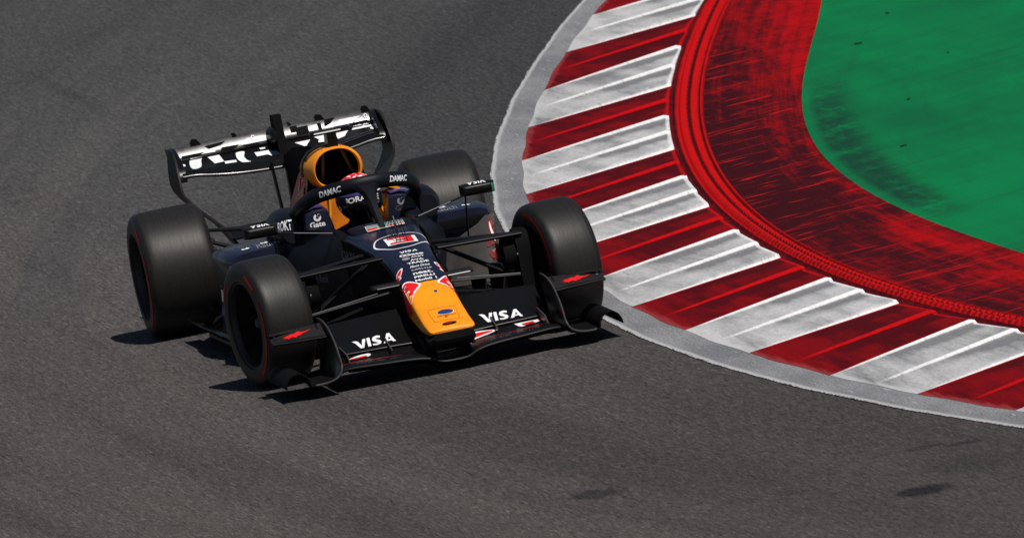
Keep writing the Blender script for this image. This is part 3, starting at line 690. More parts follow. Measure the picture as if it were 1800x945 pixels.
for zz in np.linspace(-.074, -.020, 6):
    r = []
    for a in np.linspace(-1.25, 1.25, 21):
        k = math.sqrt(max(.05, 1-(zz/.136)**2)); r.append(HC-O+Vector((math.cos(a)*.154*k, math.sin(a)*.133*k, zz)))
    g.append(r)
vis = obj('visor', shell(g, .004), 'visor', helm)
hb2 = BVHTree.FromPolygons([v.co+O for v in helm.data.vertices], [tuple(p.vertices) for p in helm.data.polygons])
def onhelm(name, vf, org, u, v, mat, **kw):
    o = lay(name, vf, org, u, v, [hb2], mat, helm, **kw)
    for q in o.data.vertices: q.co -= O
    return o
onhelm('lettering', text_mesh('ORACLE', 1, .03), (-1.17, .006, .779), (0, 1, 0), (-.25, 0, 1), 'white', fit=(.175, .030), off=.004)
onhelm('emblem', poly_mesh([[(-.022, -.013), (.022, -.013), (.022, .013), (-.022, .013)]]), (-1.175, -.098, .781), (-.45, 1, 0), (-.25, 0, 1), 'white', off=.004)
onhelm('chin_stripe', poly_mesh([[(-.012, .03), (-.006, .03), (.012, -.03), (.004, -.03)]]), (-1.17, .02, .668), (0, 1, 0), (0, 0, 1), 'grey', off=.02, lift=.1)
onhelm('chin_stripe', poly_mesh([[(-.03, .015), (.02, -.005), (.024, -.022), (-.026, .004)]]), (-1.2, -.085, .70), (-.6, 1, 0), (0, 0, 1), 'grey', off=.012, lift=.1)
# steering wheel
obj('steering_wheel', box((-.94, 0, .548), (.03, .26, .12), bev=.012, rot=('Y', -.3)), 'satin', car)
for y, z, m in ((-.095, .565, 'red'), (-.115, .545, 'orange_dim'), (.09, .56, 'red')): obj('wheel_knob', box((-.92, y, z+.03), (.02, .016, .016), bev=.004), m, car)

# ---- sidepods
def sp_ring(x, sy, yi, yo, zt_, zb_, lip, und):
    """section: flat top, rounded outer edge, undercut below"""
    p = [(yi, zt_-.004), (lerp(yi, yo, .35), zt_+.006), (lerp(yi, yo, .7), zt_+.004), (yo-.05, zt_-.004), (yo-.012, zt_-.022), (yo, zt_-.05), (yo-.006, zt_-lip), (yo-.03, lerp(zt_-lip, zb_, .35)), (yo-und*.55, lerp(zt_-lip, zb_, .7)), (yo-und, zb_), (lerp(yi, yo-und, .5), zb_-.01), (yi, zb_)]
    return [Vector((x, sy*a, b)) for a, b in p]
for sy in (-1, 1):
    pod = obj('sidepod', loft([sp_ring(*a) for a in [(-1.50, sy, .28, .725, .572, .47, .06, .02), (-1.56, sy, .28, .748, .578, .46, .065, .02), (-1.75, sy, .26, .76, .582, .36, .09, .05), (-2.1, sy, .24, .745, .565, .24, .12, .13), (-2.5, sy, .2, .68, .51, .17, .15, .2), (-2.9, sy, .15, .55, .43, .14, .15, .22), (-3.3, sy, .08, .36, .33, .13, .1, .16)]]), 'navy', car, sharp=60)
    pb = bvh(pod)
    obj('sidepod_inlet', box((-1.535, sy*.50, .505), (.10, .40, .058), bev=.012), 'matte', car)
    g = []
    for z, yi, yo in ((.520, .690, .742), (.495, .655, .742), (.465, .605, .740), (.435, .550, .737), (.41, .50, .734), (.38, .45, .730), (.31, .44, .718), (.24, .45, .704), (.17, .46, .69)):
        g.append([(-1.485+.10*(.52-z)/.3-.16*((1-t)*(yo-yi)/.3)**2-(.02 if t == 1 else 0), sy*lerp(yi, yo, t), z) for t in (0, .2, .4, .6, .8, .94, 1)])
    und = obj('sidepod_undercut', shell(g, .008), 'undercut', car, sharp=60)
    ub = bvh(und)
    for m, q in (('crimson', smooth2d([(.688, .45), (.70, .515), (.722, .52), (.735, .46), (.733, .40), (.70, .38), (.665, .375)], 3)), ('white', smooth2d([(.702, .47), (.709, .505), (.714, .46), (.724, .41), (.712, .40)], 3)), ('crimson', smooth2d([(.67, .345), (.73, .355), (.728, .31), (.69, .30)], 3))):
        lay('emblem', poly_mesh([[(a*sy if sy > 0 else -a, b-.018) for a, b in q]]), (-1.4, 0, 0), (0, 1, 0), (0, 0, 1), [ub, pb], m, und, reach=.9, lift=.2, off=.004 if m == 'crimson' else .007)
    for x, y in ((-1.62, .44), (-1.62, .62), (-1.78, .36), (-1.7, .5)):
        lay('lettering', poly_mesh([[(-.022, 0), (-.014, .012), (.0, .004), (.012, .014), (.024, .004), (.01, -.003)]]), (x, sy*y, .60), (0, 1, 0), (-1, 0, 0), [pb], 'white', pod, off=.003, fit=(.05, .07))
    lay('lettering', text_mesh('Carlyle', 1, .0, .2), (-.93, sy*.27, .52), (-sy*.9, sy*.25*sy, 0) if sy < 0 else (-.9, .3, 0), (0, 0, 1), [co_b, cb], 'dgrey', coam, fit=(.3, .06)) if False else None
    lay('lettering', text_mesh('Rauch', 1, .0, .3), (-1.6, sy*.50, .60), (0, 1, 0), (-1, 0, 0), [pb], 'grey', pod, off=.003, fit=(.13, .14))
# ---- floor, fences, diffuser
fl = [[(x, y, z) for y in np.linspace(-w, w, 9)] for x, w, z in [(-.62, .30, .085), (-.9, .55, .08), (-1.2, .72, .07), (-1.8, .76, .06), (-2.6, .76, .055), (-3.05, .66, .06), (-3.5, .5, .12), (-3.75, .48, .2)]]
obj('floor', shell(fl, .018), 'satin', car)
obj('floor_plank', box((-1.9, 0, .042), (2.6, .28, .02)), 'matte', car)
for sy in (-1, 1):
    for y0, x0, x1, h in ((.70, -.78, -1.5, .30), (.74, -.95, -1.6, .22), (.60, -.7, -1.1, .24), (.48, -.65, -1.0, .2)):
        g = [[(lerp(x0, x1, t), sy*(y0+.05*math.sin(t*PI)), lerp(.065, .065+h*(.55+.45*math.sin(min(1, t*1.6)*PI/2)), s)) for s in (0, .35, .7, 1)] for t in np.linspace(0, 1, 6)]
        obj('floor_fence', shell(g, .006), 'satin', car)
    obj('floor_edge_wing', shell([[(x, sy*y, z) for y, z in ((.74, .09), (.79, .10), (.82, .13))] for x in np.linspace(-1.7, -2.9, 6)], .006), 'carbon', car)
# black lower body between the chassis and the pods, so no daylight shows through
obj('lower_body', loft([superring(x, w, zt_, .09, n=4, N=24) for x, w, zt_ in [(-.55, .16, .26), (-.8, .20, .30), (-1.4, .28, .42), (-2.2, .30, .42), (-3.2, .16, .32), (-3.8, .10, .28)]]), 'matte', car)
obj('rear_crash_box', loft([superring(x, w, zt_, zb_, n=4, N=16) for x, w, zt_, zb_ in [(-3.7, .1, .42, .22), (-4.0, .06, .37, .27), (-4.1, .05, .36, .29)]]), 'carbon', car)

# ---- wheels
def tyre_prof(R, w):
    out = [(.50, .70), (.50, .80), (.492, .87), (.474, .925), (.445, .962), (.405, .983), (.34, .994), (.2, .9985), (0, 1.0)]
    p = [(o*w, r*R) for o, r in out]; p = p+[(-o, r) for o, r in p[-2::-1]]
    return p+[(-.43*w, .655*R), (.43*w, .655*R)]
def wheel(name, loc, R, w, sy, steer=0.0):
    # the rim: barrel, dished cover and spokes; the tyre, nut and sidewall print are its children
    bm = revolve([(.44*w, .672*R), (.455*w, .69*R), (.47*w, .70*R), (.47*w, .665*R), (.44*w, .645*R), (.36*w, .63*R), (-.36*w, .63*R), (-.46*w, .66*R), (-.46*w, .69*R), (-.42*w, .67*R)], 64)
    rim = obj(name, bm, 'rim', car, sharp=40); rim.location = loc; rim.rotation_euler = (0, 0, steer)
    obj('tyre', revolve(tyre_prof(R, w), 96), 'tyre', rim, sharp=50)
    bm = revolve([(sy*.36*w, .628*R), (sy*.34*w, .55*R), (sy*.20*w, .40*R), (sy*.13*w, .2*R), (sy*.12*w, .02*R), (sy*.05*w, .02*R), (sy*.05*w, .628*R)], 64)
    cov = obj('wheel_cover', bm, 'matte', rim, sharp=30)
    for k in range(10):
        a = 2*PI*k/10; d = Vector((math.cos(a), 0, math.sin(a))); e = Vector((math.cos(a+.12), 0, math.sin(a+.12)))
        obj('spoke', sweep([d*.09*R*2+Vector((0, sy*.17*w, 0)), e*.42*R+Vector((0, sy*.245*w, 0)), e*.60*R+Vector((0, sy*.375*w, 0))], .008, .005, up=(0, 1, 0), n=6, sm=3), 'matte', rim)
    bm = revolve([(sy*.11*w, .10*R), (sy*.22*w, .095*R), (sy*.27*w, .06*R), (sy*.27*w, .012*R), (sy*.11*w, .012*R)], 12); obj('wheel_nut', bm, 'metal' if False else 'undercut', rim, sharp=20)
    bm = revolve([(-sy*.35*w, .60*R), (-sy*.50*w, .58*R), (-sy*.52*w, .40*R), (-sy*.52*w, .05*R), (-sy*.35*w, .05*R)], 40); obj('brake_drum', bm, 'matte', rim, sharp=30)
    # red sidewall print: broken arcs with lettering-like gaps
    for side in (1, -1):
        for a0, a1, r0, r1 in (((-1.1, .5, .825, .875), (.75, 1.15, .815, .89), (2.3, 2.75, .825, .875)) if side == sy else ((.1, 1.6, .825, .875), (3.2, 4.4, .825, .875))):
            bm = bmesh.new(); n = 16; prev = None
            for i in range(n+1):
                a = lerp(a0, a1, i/n); cur = [bm.verts.new((r*R*math.cos(a), side*(w*float(np.interp(r, [.7, .80, .87, .925], [.5, .5, .492, .474]))+.002), r*R*math.sin(a))) for r in (r0, (r0+r1)/2, r1)]
                if prev:
                    for q in (0, 1): bm.faces.new((prev[q], cur[q], cur[q+1], prev[q+1]))
                prev = cur
            obj('sidewall_print', bm, 'band', rim, smooth=False)
    return rim
ST = .19
wheel('front_wheel', (0, -.801, .3485), .3485, .284, -1, ST)
wheel('front_wheel', (0, .801, .3485), .3485, .284, 1, ST)
wheel('rear_wheel', (-3.395, -.770, .3533), .3533, .398, -1)
wheel('rear_wheel', (-3.395, .770, .3533), .3533, .398, 1)

# ---- suspension, uprights
for sy in (-1, 1):
    def A_(n, p, q, c, th, m='satin', tl=0): return obj(n, arm((p[0], sy*p[1], p[2]), (q[0], sy*q[1], q[2]), c, th, tl), m, car, sharp=60)
    A_('front_upper_wishbone', (.10, .15, .572), (.05, .62, .556), .085, .034)
    A_('front_upper_wishbone', (-.34, .18, .56), (-.03, .62, .55), .07, .026)
    A_('front_pushrod', (-.02, .20, .555), (0, .585, .31), .075, .034)
    A_('front_track_rod', (.19, .14, .392), (.06, .60, .335), .055, .016, 'undercut')
    A_('front_lower_wishbone', (.22, .13, .29), (.03, .62, .24), .085, .026)
    A_('front_lower_wishbone', (-.42, .18, .28), (-.02, .62, .235), .075, .024)
    obj('nose_camera_pod', loft([[Vector((.38+dx, sy*y, .447+dz)) for dx, dz in ((.05, .0), (.035, .013), (-.06, .012), (-.08, 0), (-.06, -.008), (.035, -.008))] for y in (.12, .262, .276)]), 'satin', car)
    obj('pod_edge_glint', sweep([(.433, sy*.135, .446), (.433, sy*.258, .446)], .003, .003, n=6), 'white' if sy > 0 else 'grey', car)  # pale line paints a glint on the pod's front edge
    obj('track_rod_glint', sweep([(.172, sy*.22, .396), (.088, sy*.58, .345)], .0022, .0022, n=6), 'grey', car)  # grey line paints a glint along the rod
    obj('upright', loft([[Vector((x, sy*y, z)) for x, z in smooth2d([(.09, .16), (.10, .35), (.08, .53), (.0, .58), (-.1, .53), (-.12, .3), (-.06, .15)], 3)] for y in (.585, .64, .66)]), 'matte', car)
    obj('brake_scoop', loft([[Vector((x, sy*y, z)) for x, z in smooth2d([(.05, .38), (.08, .44), (.05, .52), (-.02, .535), (-.1, .45), (-.02, .37)], 3)] for y in (.515, .54, .60)]), 'matte', car)
    obj('upright_bolt', revolve([(0, .012), (.006, .012), (.006, .002), (0, .002)], 10), 'metal', car).location = (.115, sy*.575, .45)
    for n_, p, q, c, th in (('rear_upper_wishbone', (-3.1, .16, .50), (-3.38, .58, .545), .08, .024), ('rear_upper_wishbone', (-3.6, .12, .47), (-3.42, .58, .54), .07, .022), ('rear_pullrod', (-3.15, .15, .30), (-3.36, .58, .49), .06, .03), ('rear_lower_wishbone', (-3.0, .2, .2), (-3.38, .58, .22), .09, .026), ('rear_lower_wishbone', (-3.6, .12, .22), (-3.42, .58, .22), .08, .024), ('rear_track_rod', (-3.2, .15, .40), (-3.3, .58, .43), .05, .02)):
        A_(n_, p, q, c, th)
    obj('rear_upright', box((-3.39, sy*.60, .36), (.2, .05, .36), bev=.02), 'satin', car)
    for z in (.49, .44, .39): obj('rear_brake_duct', box((-3.27, sy*.575, z), (.08, .07, .03), bev=.006), 'rim', car)

# ---- front wing
fw = []
CZ = [(0, .067), (.04, .067), (.08, .073), (.12, .092), (.17, .104), (.22, .110), (.28, .114), (.36, .117), (.46, .121), (.55, .124), (.60, .118), (.617, .112)]
def cz(y): return float(np.interp(abs(y), [a for a, b in CZ], [b for a, b in CZ]))
YS = [-a for a, b in CZ[::-1]]+[a for a, b in CZ[1:]]
def xle(y): return 1.055-.055*(abs(y)/.6)**2
main = obj('front_wing', shell([[(xle(y)-c, y, cz(y)+dz*(1 if abs(y) > .1 else 1)) for c, dz in ((0, 0), (.012, .006), (.06, .006), (.16, .005), (.26, .006), (.33, .010))] for y in YS], .012), 'carbon', car, sharp=50)
obj('wing_leading_edge', sweep([(xle(y)+.002, y, cz(y)-.004) for y in YS], .010, .009, n=8, sm=2), 'satin', main)
obj('wing_underside', shell([[(xle(y)-c, y, cz(y)-dz) for c, dz in ((.01, .012), (.06, .030), (.18, .040), (.33, .02))] for y in YS if abs(y) < .6], .006), 'matte', main)
mb = bvh(main)
FB, F2B = [], []
for sy in (-1, 1):
    ys = [.125, .17, .23, .30, .38, .46, .54, .604]
    def flap(z0, prof, th, nm):
        g = []
        for y in ys:
            dz = cz(y)-.125; k = 1.0
            g.append([(x-.05*((y-.13)/.48)**2, sy*y, z+dz*.5+(z-.13)*.12*((.36-y)/.3)) for x, z in prof])
        return obj(nm, shell(g, th), 'carbon', main, sharp=50)
    f1 = flap(0, [(.765, .126), (.748, .134), (.70, .144), (.655, .160)], .009, 'lower_flap')
    f2 = flap(0, [(.690, .164), (.672, .173), (.63, .183), (.57, .203), (.50, .236), (.43, .275), (.375, .312)], .009, 'upper_flap')
    for xe, ze, fl_ in ((.768, .125, f1), (.693, .164, f2)):
        obj('flap_edge', sweep([(xe-.05*((y-.13)/.48)**2, sy*y, ze+(cz(y)-.125)*.5+(ze-.13)*.12*((.36-y)/.3)) for y in ys], .0035, .0035, n=6, sm=2), 'undercut', fl_)
    b1, b2 = bvh(f1), bvh(f2)
    lay('lettering', visa_mesh(), (.60, sy*.352, .198), (0, 1, 0), (-1, 0, .36), [b2], 'white', f2, fit=(.222, .118), off=.004, lift=.1, reach=.25)
    obj('flap_bracket', prism([(.80, .150), (.75, .165), (.62, .205), (.60, .196), (.74, .146)], 'y', sy*.293-.003, sy*.293+.003), 'undercut', main)
    obj('flap_bracket', prism([(.97, .120), (.9, .165), (.62, .20), (.62, .175), (.88, .115)], 'y', sy*.13-.006, sy*.13+.006), 'satin', main)
    obj('flap_bracket', prism([(.92, .14), (.86, .18), (.62, .205), (.62, .175), (.84, .13)], 'y', sy*.548-.003, sy*.548+.003), 'undercut', main)
    obj('nose_pylon', prism([(1.05, .20), (.72, .24), (.70, .07), (.93, .075)], 'y', sy*.088-.008, sy*.088+.008), 'matte', main)
# red and white paint on the lower flap and main plane
def wp(polys, m, off): lay('wing_graphic', poly_mesh([smooth2d(p, 4) if len(p) > 4 else p for p in polys]), (0, 0, .4), (0, 1, 0), (-1, 0, 0), [mb, bvh(bpy.data.objects['lower_flap']), bvh(bpy.data.objects['lower_flap.001'])], m, main, lift=0, reach=.5, off=off)
def yx(*p): return [(y, -x-.03 if x < .8 else -x) for x, y in p]
wp([yx((.745, -.555), (.70, -.53), (.665, -.47), (.66, -.415), (.675, -.40), (.70, -.405), (.72, -.45), (.735, -.50))], 'white', .004)
wp([yx((.755, -.56), (.725, -.53), (.700, -.48), (.695, -.43), (.71, -.425), (.74, -.46), (.755, -.51))], 'red', .007)
wp([yx((.70, .125), (.665, .15), (.665, .22), (.70, .30), (.73, .24), (.755, .14))], 'white', .004)
wp([yx((.715, .13), (.690, .17), (.69, .22), (.705, .275), (.725, .22), (.735, .16))], 'red', .007)
wp([yx((.66, .40), (.655, .535), (.70, .54), (.75, .425))], 'white', .004)
wp([yx((.69, .435), (.675, .50), (.725, .505), (.74, .45))], 'red', .007)
wp([yx((.66, .53), (.66, .585), (.70, .59), (.72, .54))], 'red', .007)
wp([yx((.90, .15), (.875, .30), (.885, .32), (.905, .15))], 'dred', .004)
wp([yx((.90, .33), (.88, .50), (.90, .51), (.912, .33))], 'dred', .004)
wp([yx((.90, -.58), (.89, -.40), (.90, -.25), (.908, -.40), (.915, -.58))], 'dred', .004)
wp([yx((.95, .03), (.94, .085), (.90, .09), (.90, .03))], 'red', .004)
wp([yx((.95, -.09), (.94, -.125), (.90, -.12), (.90, -.09))], 'white', .004)
lay('lettering', text_mesh('POWERED BY RACE ENGINES', 1, .0), (.99, .01, .10), (0, 1, 0), (-.6, 0, 1), [mb], 'grey', main, fit=(.13, .008), off=.02) if False else None
lay('wing_script', poly_mesh([[(i*.012, 0), (i*.012+.008, 0), (i*.012+.008, .004), (i*.012, .004)] for i in range(11)]), (.94, -.065, .1), (0, 1, 0), (-1, 0, 0), [mb], 'grey', main, off=.004)
# endplates with footplate, curl and outboard shelf
for sy in (-1, 1):
    top = [(.50, .366), (.60, .366), (.72, .356), (.82, .335), (.90, .305), (.98, .26), (1.04, .205), (1.075, .155)]
    g = []
    for x, z in top:
        bz = .085+.02*max(0, (x-.9)); g.append([(x, sy*(.618+.035*((1-s)**2)), lerp(bz, z, s)) for s in (0, .25, .5, .75, 1)])
    ep = obj('wing_endplate', shell(g, .008), 'carbon', main, sharp=50)
    obj('endplate_rim', sweep([(x, sy*.618, z) for x, z in top]+[(1.09, sy*.632, .115), (1.09, sy*.665, .090), (1.085, sy*.72, .077), (1.08, sy*.775, .076)], .005, .006, n=8, sm=3), 'undercut', ep)
    # footplate and the curled tunnel at its outer edge
    g = []
    for x in (1.085, 1.03, .90, .72, .55, .45):
        sc = 1 if x > .5 else .8; pts = [(.635, .088), (.68, .078), (.74, .074), (.79, .076)]
        for a in np.linspace(PI, 0, 9): pts.append((.863+.066*math.cos(a), .078+.075*math.sin(a)*sc))
        g.append([(x-.05*max(0, (y-.75)/.2), sy*y, z) for y, z in pts])
    fp = obj('endplate_footplate', shell(g, .007), 'matte', main, sharp=50)
    sf = obj('endplate_shelf', shell([[(x, sy*y, z) for x, z in ((.80-.05*t, .296+.006*t), (.74-.05*t, .312), (.66-.03*t, .338), (.60+.09*t, .345))] for t, y in ((0, .622), (.3, .70), (.6, .79), (.85, .87), (1, .918))], .012), 'plate', main)
    obj('shelf_edge', sweep([(.81, sy*.625, .292), (.80, sy*.70, .293), (.785, sy*.80, .295), (.765, sy*.92, .299)], .008, .009, n=8), 'satin', sf)
    lay('emblem', poly_mesh(BULL_POLYS), (.712, sy*.775, .32), (0, 1, 0), (-1, 0, .3), [bvh(sf)], 'red', sf, fit=(.165, .085), off=.004, lift=.1, reach=.2)
    lay('emblem', poly_mesh([ell(0, 0, 1, 1, 12)]), (.70, sy*.893, .33), (0, 1, 0), (-1, 0, .3), [bvh(sf)], 'navy', sf, fit=(.022, .04), off=.003, lift=.1, reach=.2)
    obj('endplate_stay', prism([(.70, .335), (.64, .36), (.56, .10), (.60, .085)], 'y', sy*.655-.003, sy*.655+.003), 'satin', ep)
    lay('wing_graphic', poly_mesh([[(.0, .0), (.012, .03), (.02, .01), (.03, .05), (.035, .0), (.02, -.03)], [(.03, -.06), (.045, -.03), (.06, -.08), (.045, -.1)]]), (.86, .61*sy, .23), (0, 1, 0), (0, 0, 1), [bvh(ep)], 'dred', ep, off=.003)

# ---- mirrors
for sy in (-1, 1):
    mr = obj('wing_mirror', loft([[Vector((x+dx, sy*.607+y, .722+z)) for y, z in smooth2d([(-w, -h*.55), (-w, h*.5), (-w*.85, h), (w*.85, h*.92), (w, h*.45), (w, -h*.6), (w*.85, -h), (-w*.85, -h*.92)], 3)] for x, dx, w, h in [(-.985, 0, .07, .016), (-.995, 0, .086, .026), (-1.02, 0, .093, .033), (-1.055, 0, .095, .034)]]), 'satin', car, sharp=50)
    mbv = bvh(mr)
    obj('mirror_glass', box((-1.057, sy*.607, .722), (.004, .17, .052), bev=.001), 'mirror', mr)
    lay('lettering', visa_mesh(), (-1.025, sy*.607, .76), (0, -1, 0), (1, 0, 0), [mbv], 'white', mr, fit=(.10, .055), off=.003)
    obj('mirror_cap', box((-.995, sy*.685, .72), (.05, .018, .045), bev=.006) if sy > 0 else box((-.995, sy*.53, .722), (.04, .006, .03), bev=.002), 'lamp_green' if sy > 0 else 'rim', mr)
    obj('mirror_stay', arm((-.93, sy*.225, .645), (-1.02, sy*.53, .70), .05, .012), 'satin', car)
    obj('mirror_stay_edge', sweep([(-.903, sy*.24, .650), (-.97, sy*.44, .686)], .0025, .0025, n=6), 'grey', car)
    obj('mirror_post', arm((-1.03, sy*.535, .70), (-1.10, sy*.52, .44), .045, .010), 'satin', car)

# ---- rear wing
def rz(y): return .768+.046*min(1, abs(y)/.5)**2.2
def rwx(y): return -3.74-.02*(abs(y)/.6)
RY = np.linspace(-.575, .575, 25)
rw = obj('rear_wing', shell([[(rwx(y)+dx, y, lerp(rz(y), .885, t)+dz) for dx, t, dz in ((.0, 0, .004), (-.015, 0, .018), (-.07, .25, .010), (-.15, .60, .0), (-.22, .92, 0), (-.25, 1.06, 0))] for y in RY], .014), 'carbon', car, sharp=50)
rb = bvh(rw)
obj('rear_wing_glint_lip', sweep([(rwx(y)+.006, y, rz(y)-.002) for y in RY], .006, .009, n=10, sm=1), 'chrome', rw)
obj('rear_wing_glint_lip', sweep([(rwx(y)-.02, y, rz(y)+.022) for y in RY], .0035, .0035, n=8, sm=1), 'chrome', rw)  # glossy lips added for the reflected lines along the leading edge
for k in (0, 1): obj('rear_wing_glint_line', sweep([(rwx(y)-.03-.02*k, y, rz(y)+.036+.011*k) for y in RY if (.12 < y < .56)], .003, .0035, n=8, sm=1), 'chrome', rw)  # shiny lines added to stand for reflections on the main plane
rf = obj('rear_wing_flap', shell([[(-3.985+dx, y, .886+dz+.006*math.cos(y*4)) for dx, dz in ((.012, -.006), (.0, .002), (-.012, .020), (-.024, .042), (-.048, .064))] for y in np.linspace(-.555, .562, 25)], .014), 'chrome', rw, sharp=50)
fbv = bvh(rf)
obj('flap_gurney', sweep([(-4.038, y, .954+.006*math.cos(y*4)) for y in np.linspace(-.56, .57, 20)], .006, .008, n=6, sm=1), 'satin', rf)
obj('flap_slot_edge', sweep([(-3.958, y, .882+.006*math.cos(y*4)) for y in np.linspace(-.555, .562, 20)], .006, .007, n=6, sm=1), 'matte', rf)
for y, w in ((-.44, .045), (-.215, .026), (.27, .045), (.535, .04), (.10, .02)): obj('flap_bracket', prism([(y-w, .918), (y-w*.15, .962+w*.45), (y+w*.35, .962+w*.40), (y+w*1.05, .93), (y+w*.3, .905)], 'x', -4.075, -4.02), 'matte', rf)
RWL = [smooth2d([(-.507, .846), (-.498, .875), (-.47, .892), (-.40, .893), (-.43, .875), (-.452, .846)], 3), [(-.398, .89), (-.327, .886), (-.315, .846), (-.37, .846)], [(-.315, .846), (-.25, .842), (-.25, .832), (-.315, .835)],
       smooth2d([(-.238, .862), (-.228, .874), (-.185, .872), (-.198, .85), (-.19, .83), (-.175, .822), (-.22, .826), (-.238, .842)], 3), [(-.135, .858), (-.055, .856), (-.05, .828), (-.07, .838), (-.13, .838)], [(-.10, .874), (-.065, .873), (-.07, .866), (-.095, .866)],
       [(.10, .866), (.19, .866), (.15, .838)], [(.215, .874), (.285, .876), (.285, .842), (.225, .846), (.235, .86)], [(.335, .872), (.41, .874), (.378, .852), (.335, .845)], [(.43, .872), (.455, .893), (.50, .90), (.565, .872)]]
for p in RWL: lay('letter', poly_mesh([p]), (-3.6, 0, 0), (0, 1, 0), (0, 0, 1), [rb], 'white', rw, off=.005, lift=0, reach=.6)
lay('wing_graphic', poly_mesh([[(-.045, .828), (-.005, .828), (-.005, .858), (-.05, .858)]]), (-3.6, 0, 0), (0, 1, 0), (0, 0, 1), [rb], 'navy', rw, off=.005, lift=0, reach=.6)
for p in ([(-.42, .900), (-.36, .915), (-.335, .915), (-.34, .898)], [(-.19, .905), (-.15, .935), (-.06, .935), (-.02, .925), (-.03, .905)], [(.205, .905), (.215, .935), (.25, .935), (.245, .905)], [(.34, .905), (.38, .935), (.50, .935), (.45, .905)]):
    lay('wing_graphic', poly_mesh([p]), (-3.6, 0, 0), (0, 1, 0), (0, 0, 1), [fbv], 'white', rf, off=.006, lift=0, reach=.8)
for p in ([(-.31, .893), (-.24, .893), (-.20, .912), (-.30, .914)], [(.13, .898), (.20, .898), (.20, .94), (.13, .94)], [(.255, .90), (.275, .90), (.275, .94), (.255, .94)], [(.10, .92), (.14, .92), (.14, .95), (.10, .95)], [(-.53, .895), (-.43, .897), (-.40, .908), (-.53, .908)], [(-.37, .922), (-.30, .93), (-.27, .943), (-.39, .938)], [(-.16, .893), (-.08, .893), (-.10, .902), (-.18, .906)], [(.29, .915), (.33, .93), (.36, .952), (.30, .952)], [(.42, .895), (.55, .895), (.53, .908), (.44, .906)], [(-.02, .93), (.05, .93), (.05, .955), (-.02, .955)]):
    lay('wing_graphic', poly_mesh([p]), (-3.6, 0, 0), (0, 1, 0), (0, 0, 1), [fbv], 'matte', rf, off=.006, lift=0, reach=.8)  # matte patches painted in to break up the flap's bright glint
for y, z in ((-.115, .935), (.53, .93)): lay('bolt', ring2d(ell(0, 0, .009, .009, 14), .005), (-3.6, y, z), (0, 1, 0), (0, 0, 1), [fbv], 'white', rf, off=.009, lift=0, reach=.8)
obj('wing_pylon', prism([(-3.84, .815), (-3.86, .93), (-3.88, 1.043), (-3.98, 1.038), (-4.0, .93), (-3.97, .86), (-3.90, .80)], 'y', -.004, .044), 'matte', rw)
obj('flap_actuator', loft([[Vector((-4.02, -.01+r*math.cos(a)*.6, .925+r*math.sin(a))) + Vector((dx, 0, 0)) for a in np.linspace(0, 2*PI, 13)[:-1]] for dx, r in ((.17, .02), (.14, .045), (.02, .05), (-.05, .03))]), 'satin', rw)
for sy in (-1, 1):
    # plate, seen from the front it runs straight down and then sweeps inwards
    prof = [(.955, .592), (.90, .599), (.82, .605), (.76, .607), (.72, .599), (.67, .568), (.62, .525), (.57, .477), (.52, .43), (.47, .40), (.40, .36)]
    g = [[(lerp(xf, xb, t), sy*(y-.10*(1-t)*(1 if z > .78 else lerp(.7, 1, max(0, (z-.6)/.18)))*0-.0), z) for t in np.linspace(0, 1, 6)] for (z, y), (xf, xb) in zip(prof, [(-3.86, -4.03), (-3.76, -4.04), (-3.70, -4.05), (-3.68, -4.05), (-3.67, -4.02), (-3.66, -3.99), (-3.64, -3.95), (-3.62, -3.91), (-3.60, -3.87), (-3.58, -3.84), (-3.57, -3.82)])]
    ep = obj('rear_endplate', shell(g, .012), 'plate', rw, sharp=50)
    obj('endplate_light_edge', sweep([(-4.032, sy*.595, .957), (-4.042, sy*.602, .90), (-4.052, sy*.609, .82), (-4.05, sy*.611, .76)], .0025, .0025, n=6), 'dred', ep)
    obj('wing_corner', loft([[Vector((x, sy*y, z)) for x, z in smooth2d([(-3.75, .80), (-3.80, .87), (-3.95, .935), (-4.08, .955), (-4.09, .93), (-3.9, .83), (-3.78, .785)], 3)] for y in (.555, .588, .600)]), 'carbon', rw)
    for z, x in ((.905, -3.86), (.865, -3.80), (.815, -3.735)):
        lay('bolt', poly_mesh([ell(0, 0, .012, .005, 10)]), (x+.3, sy*.54, z), (0, 1, 0), (0, 0, 1), [rb, fbv], 'white', rw, off=.006, lift=0, reach=.8)
    obj('wing_support', arm((-3.70, sy*.04-.045, .80), (-3.62, sy*.03-.045, .40), .10, .020), 'satin', car)
obj('beam_wing', shell([[(-3.75-c, y, .42+z) for c, z in ((0, 0), (.06, .012), (.13, .05))] for y in np.linspace(-.38, .38, 9)], .01), 'carbon', rw)

# ---- print on the nose and chassis
UP = (-1, 0, .3); RT = (0, 1, 0)
NB = [cb, nb, db]
def onnose(name, vf, m, off=.003, **kw): return lay(name, vf, (0, 0, .9), RT, (-1, 0, 0), NB, m, chas, off=off, lift=0, reach=.8, **kw)
def nose_text(s, x, y, w, h, m='white', bold=.02, shear=0.0, par=None):
    return lay('lettering', text_mesh(s, 1, bold, shear), (x, y, .9), RT, (-1, 0, 0), NB, m, par or chas, off=.003, lift=0, reach=.8, fit=(w, h*.74))
lay('lettering', visa_mesh(), (.035, .006, .9), RT, (-1, 0, 0), NB, 'white', chas, off=.003, lift=0, reach=.8, fit=(.098, .036))
nose_text('Gate', .10, .022, .105, .048, bold=.03); onnose('emblem', ring2d(ell(-.038, -.095, .012, .016, 14), .008), 'white')
nose_text('AT&T', .148, .033, .072, .032); onnose('emblem', poly_mesh([ell(-.032, -.156, .022, .025, 16)]), 'grey')
nose_text('AVA', .196, .020, .075, .030, bold=.03); nose_text('TRADE', .235, .018, .118, .034, bold=.03)
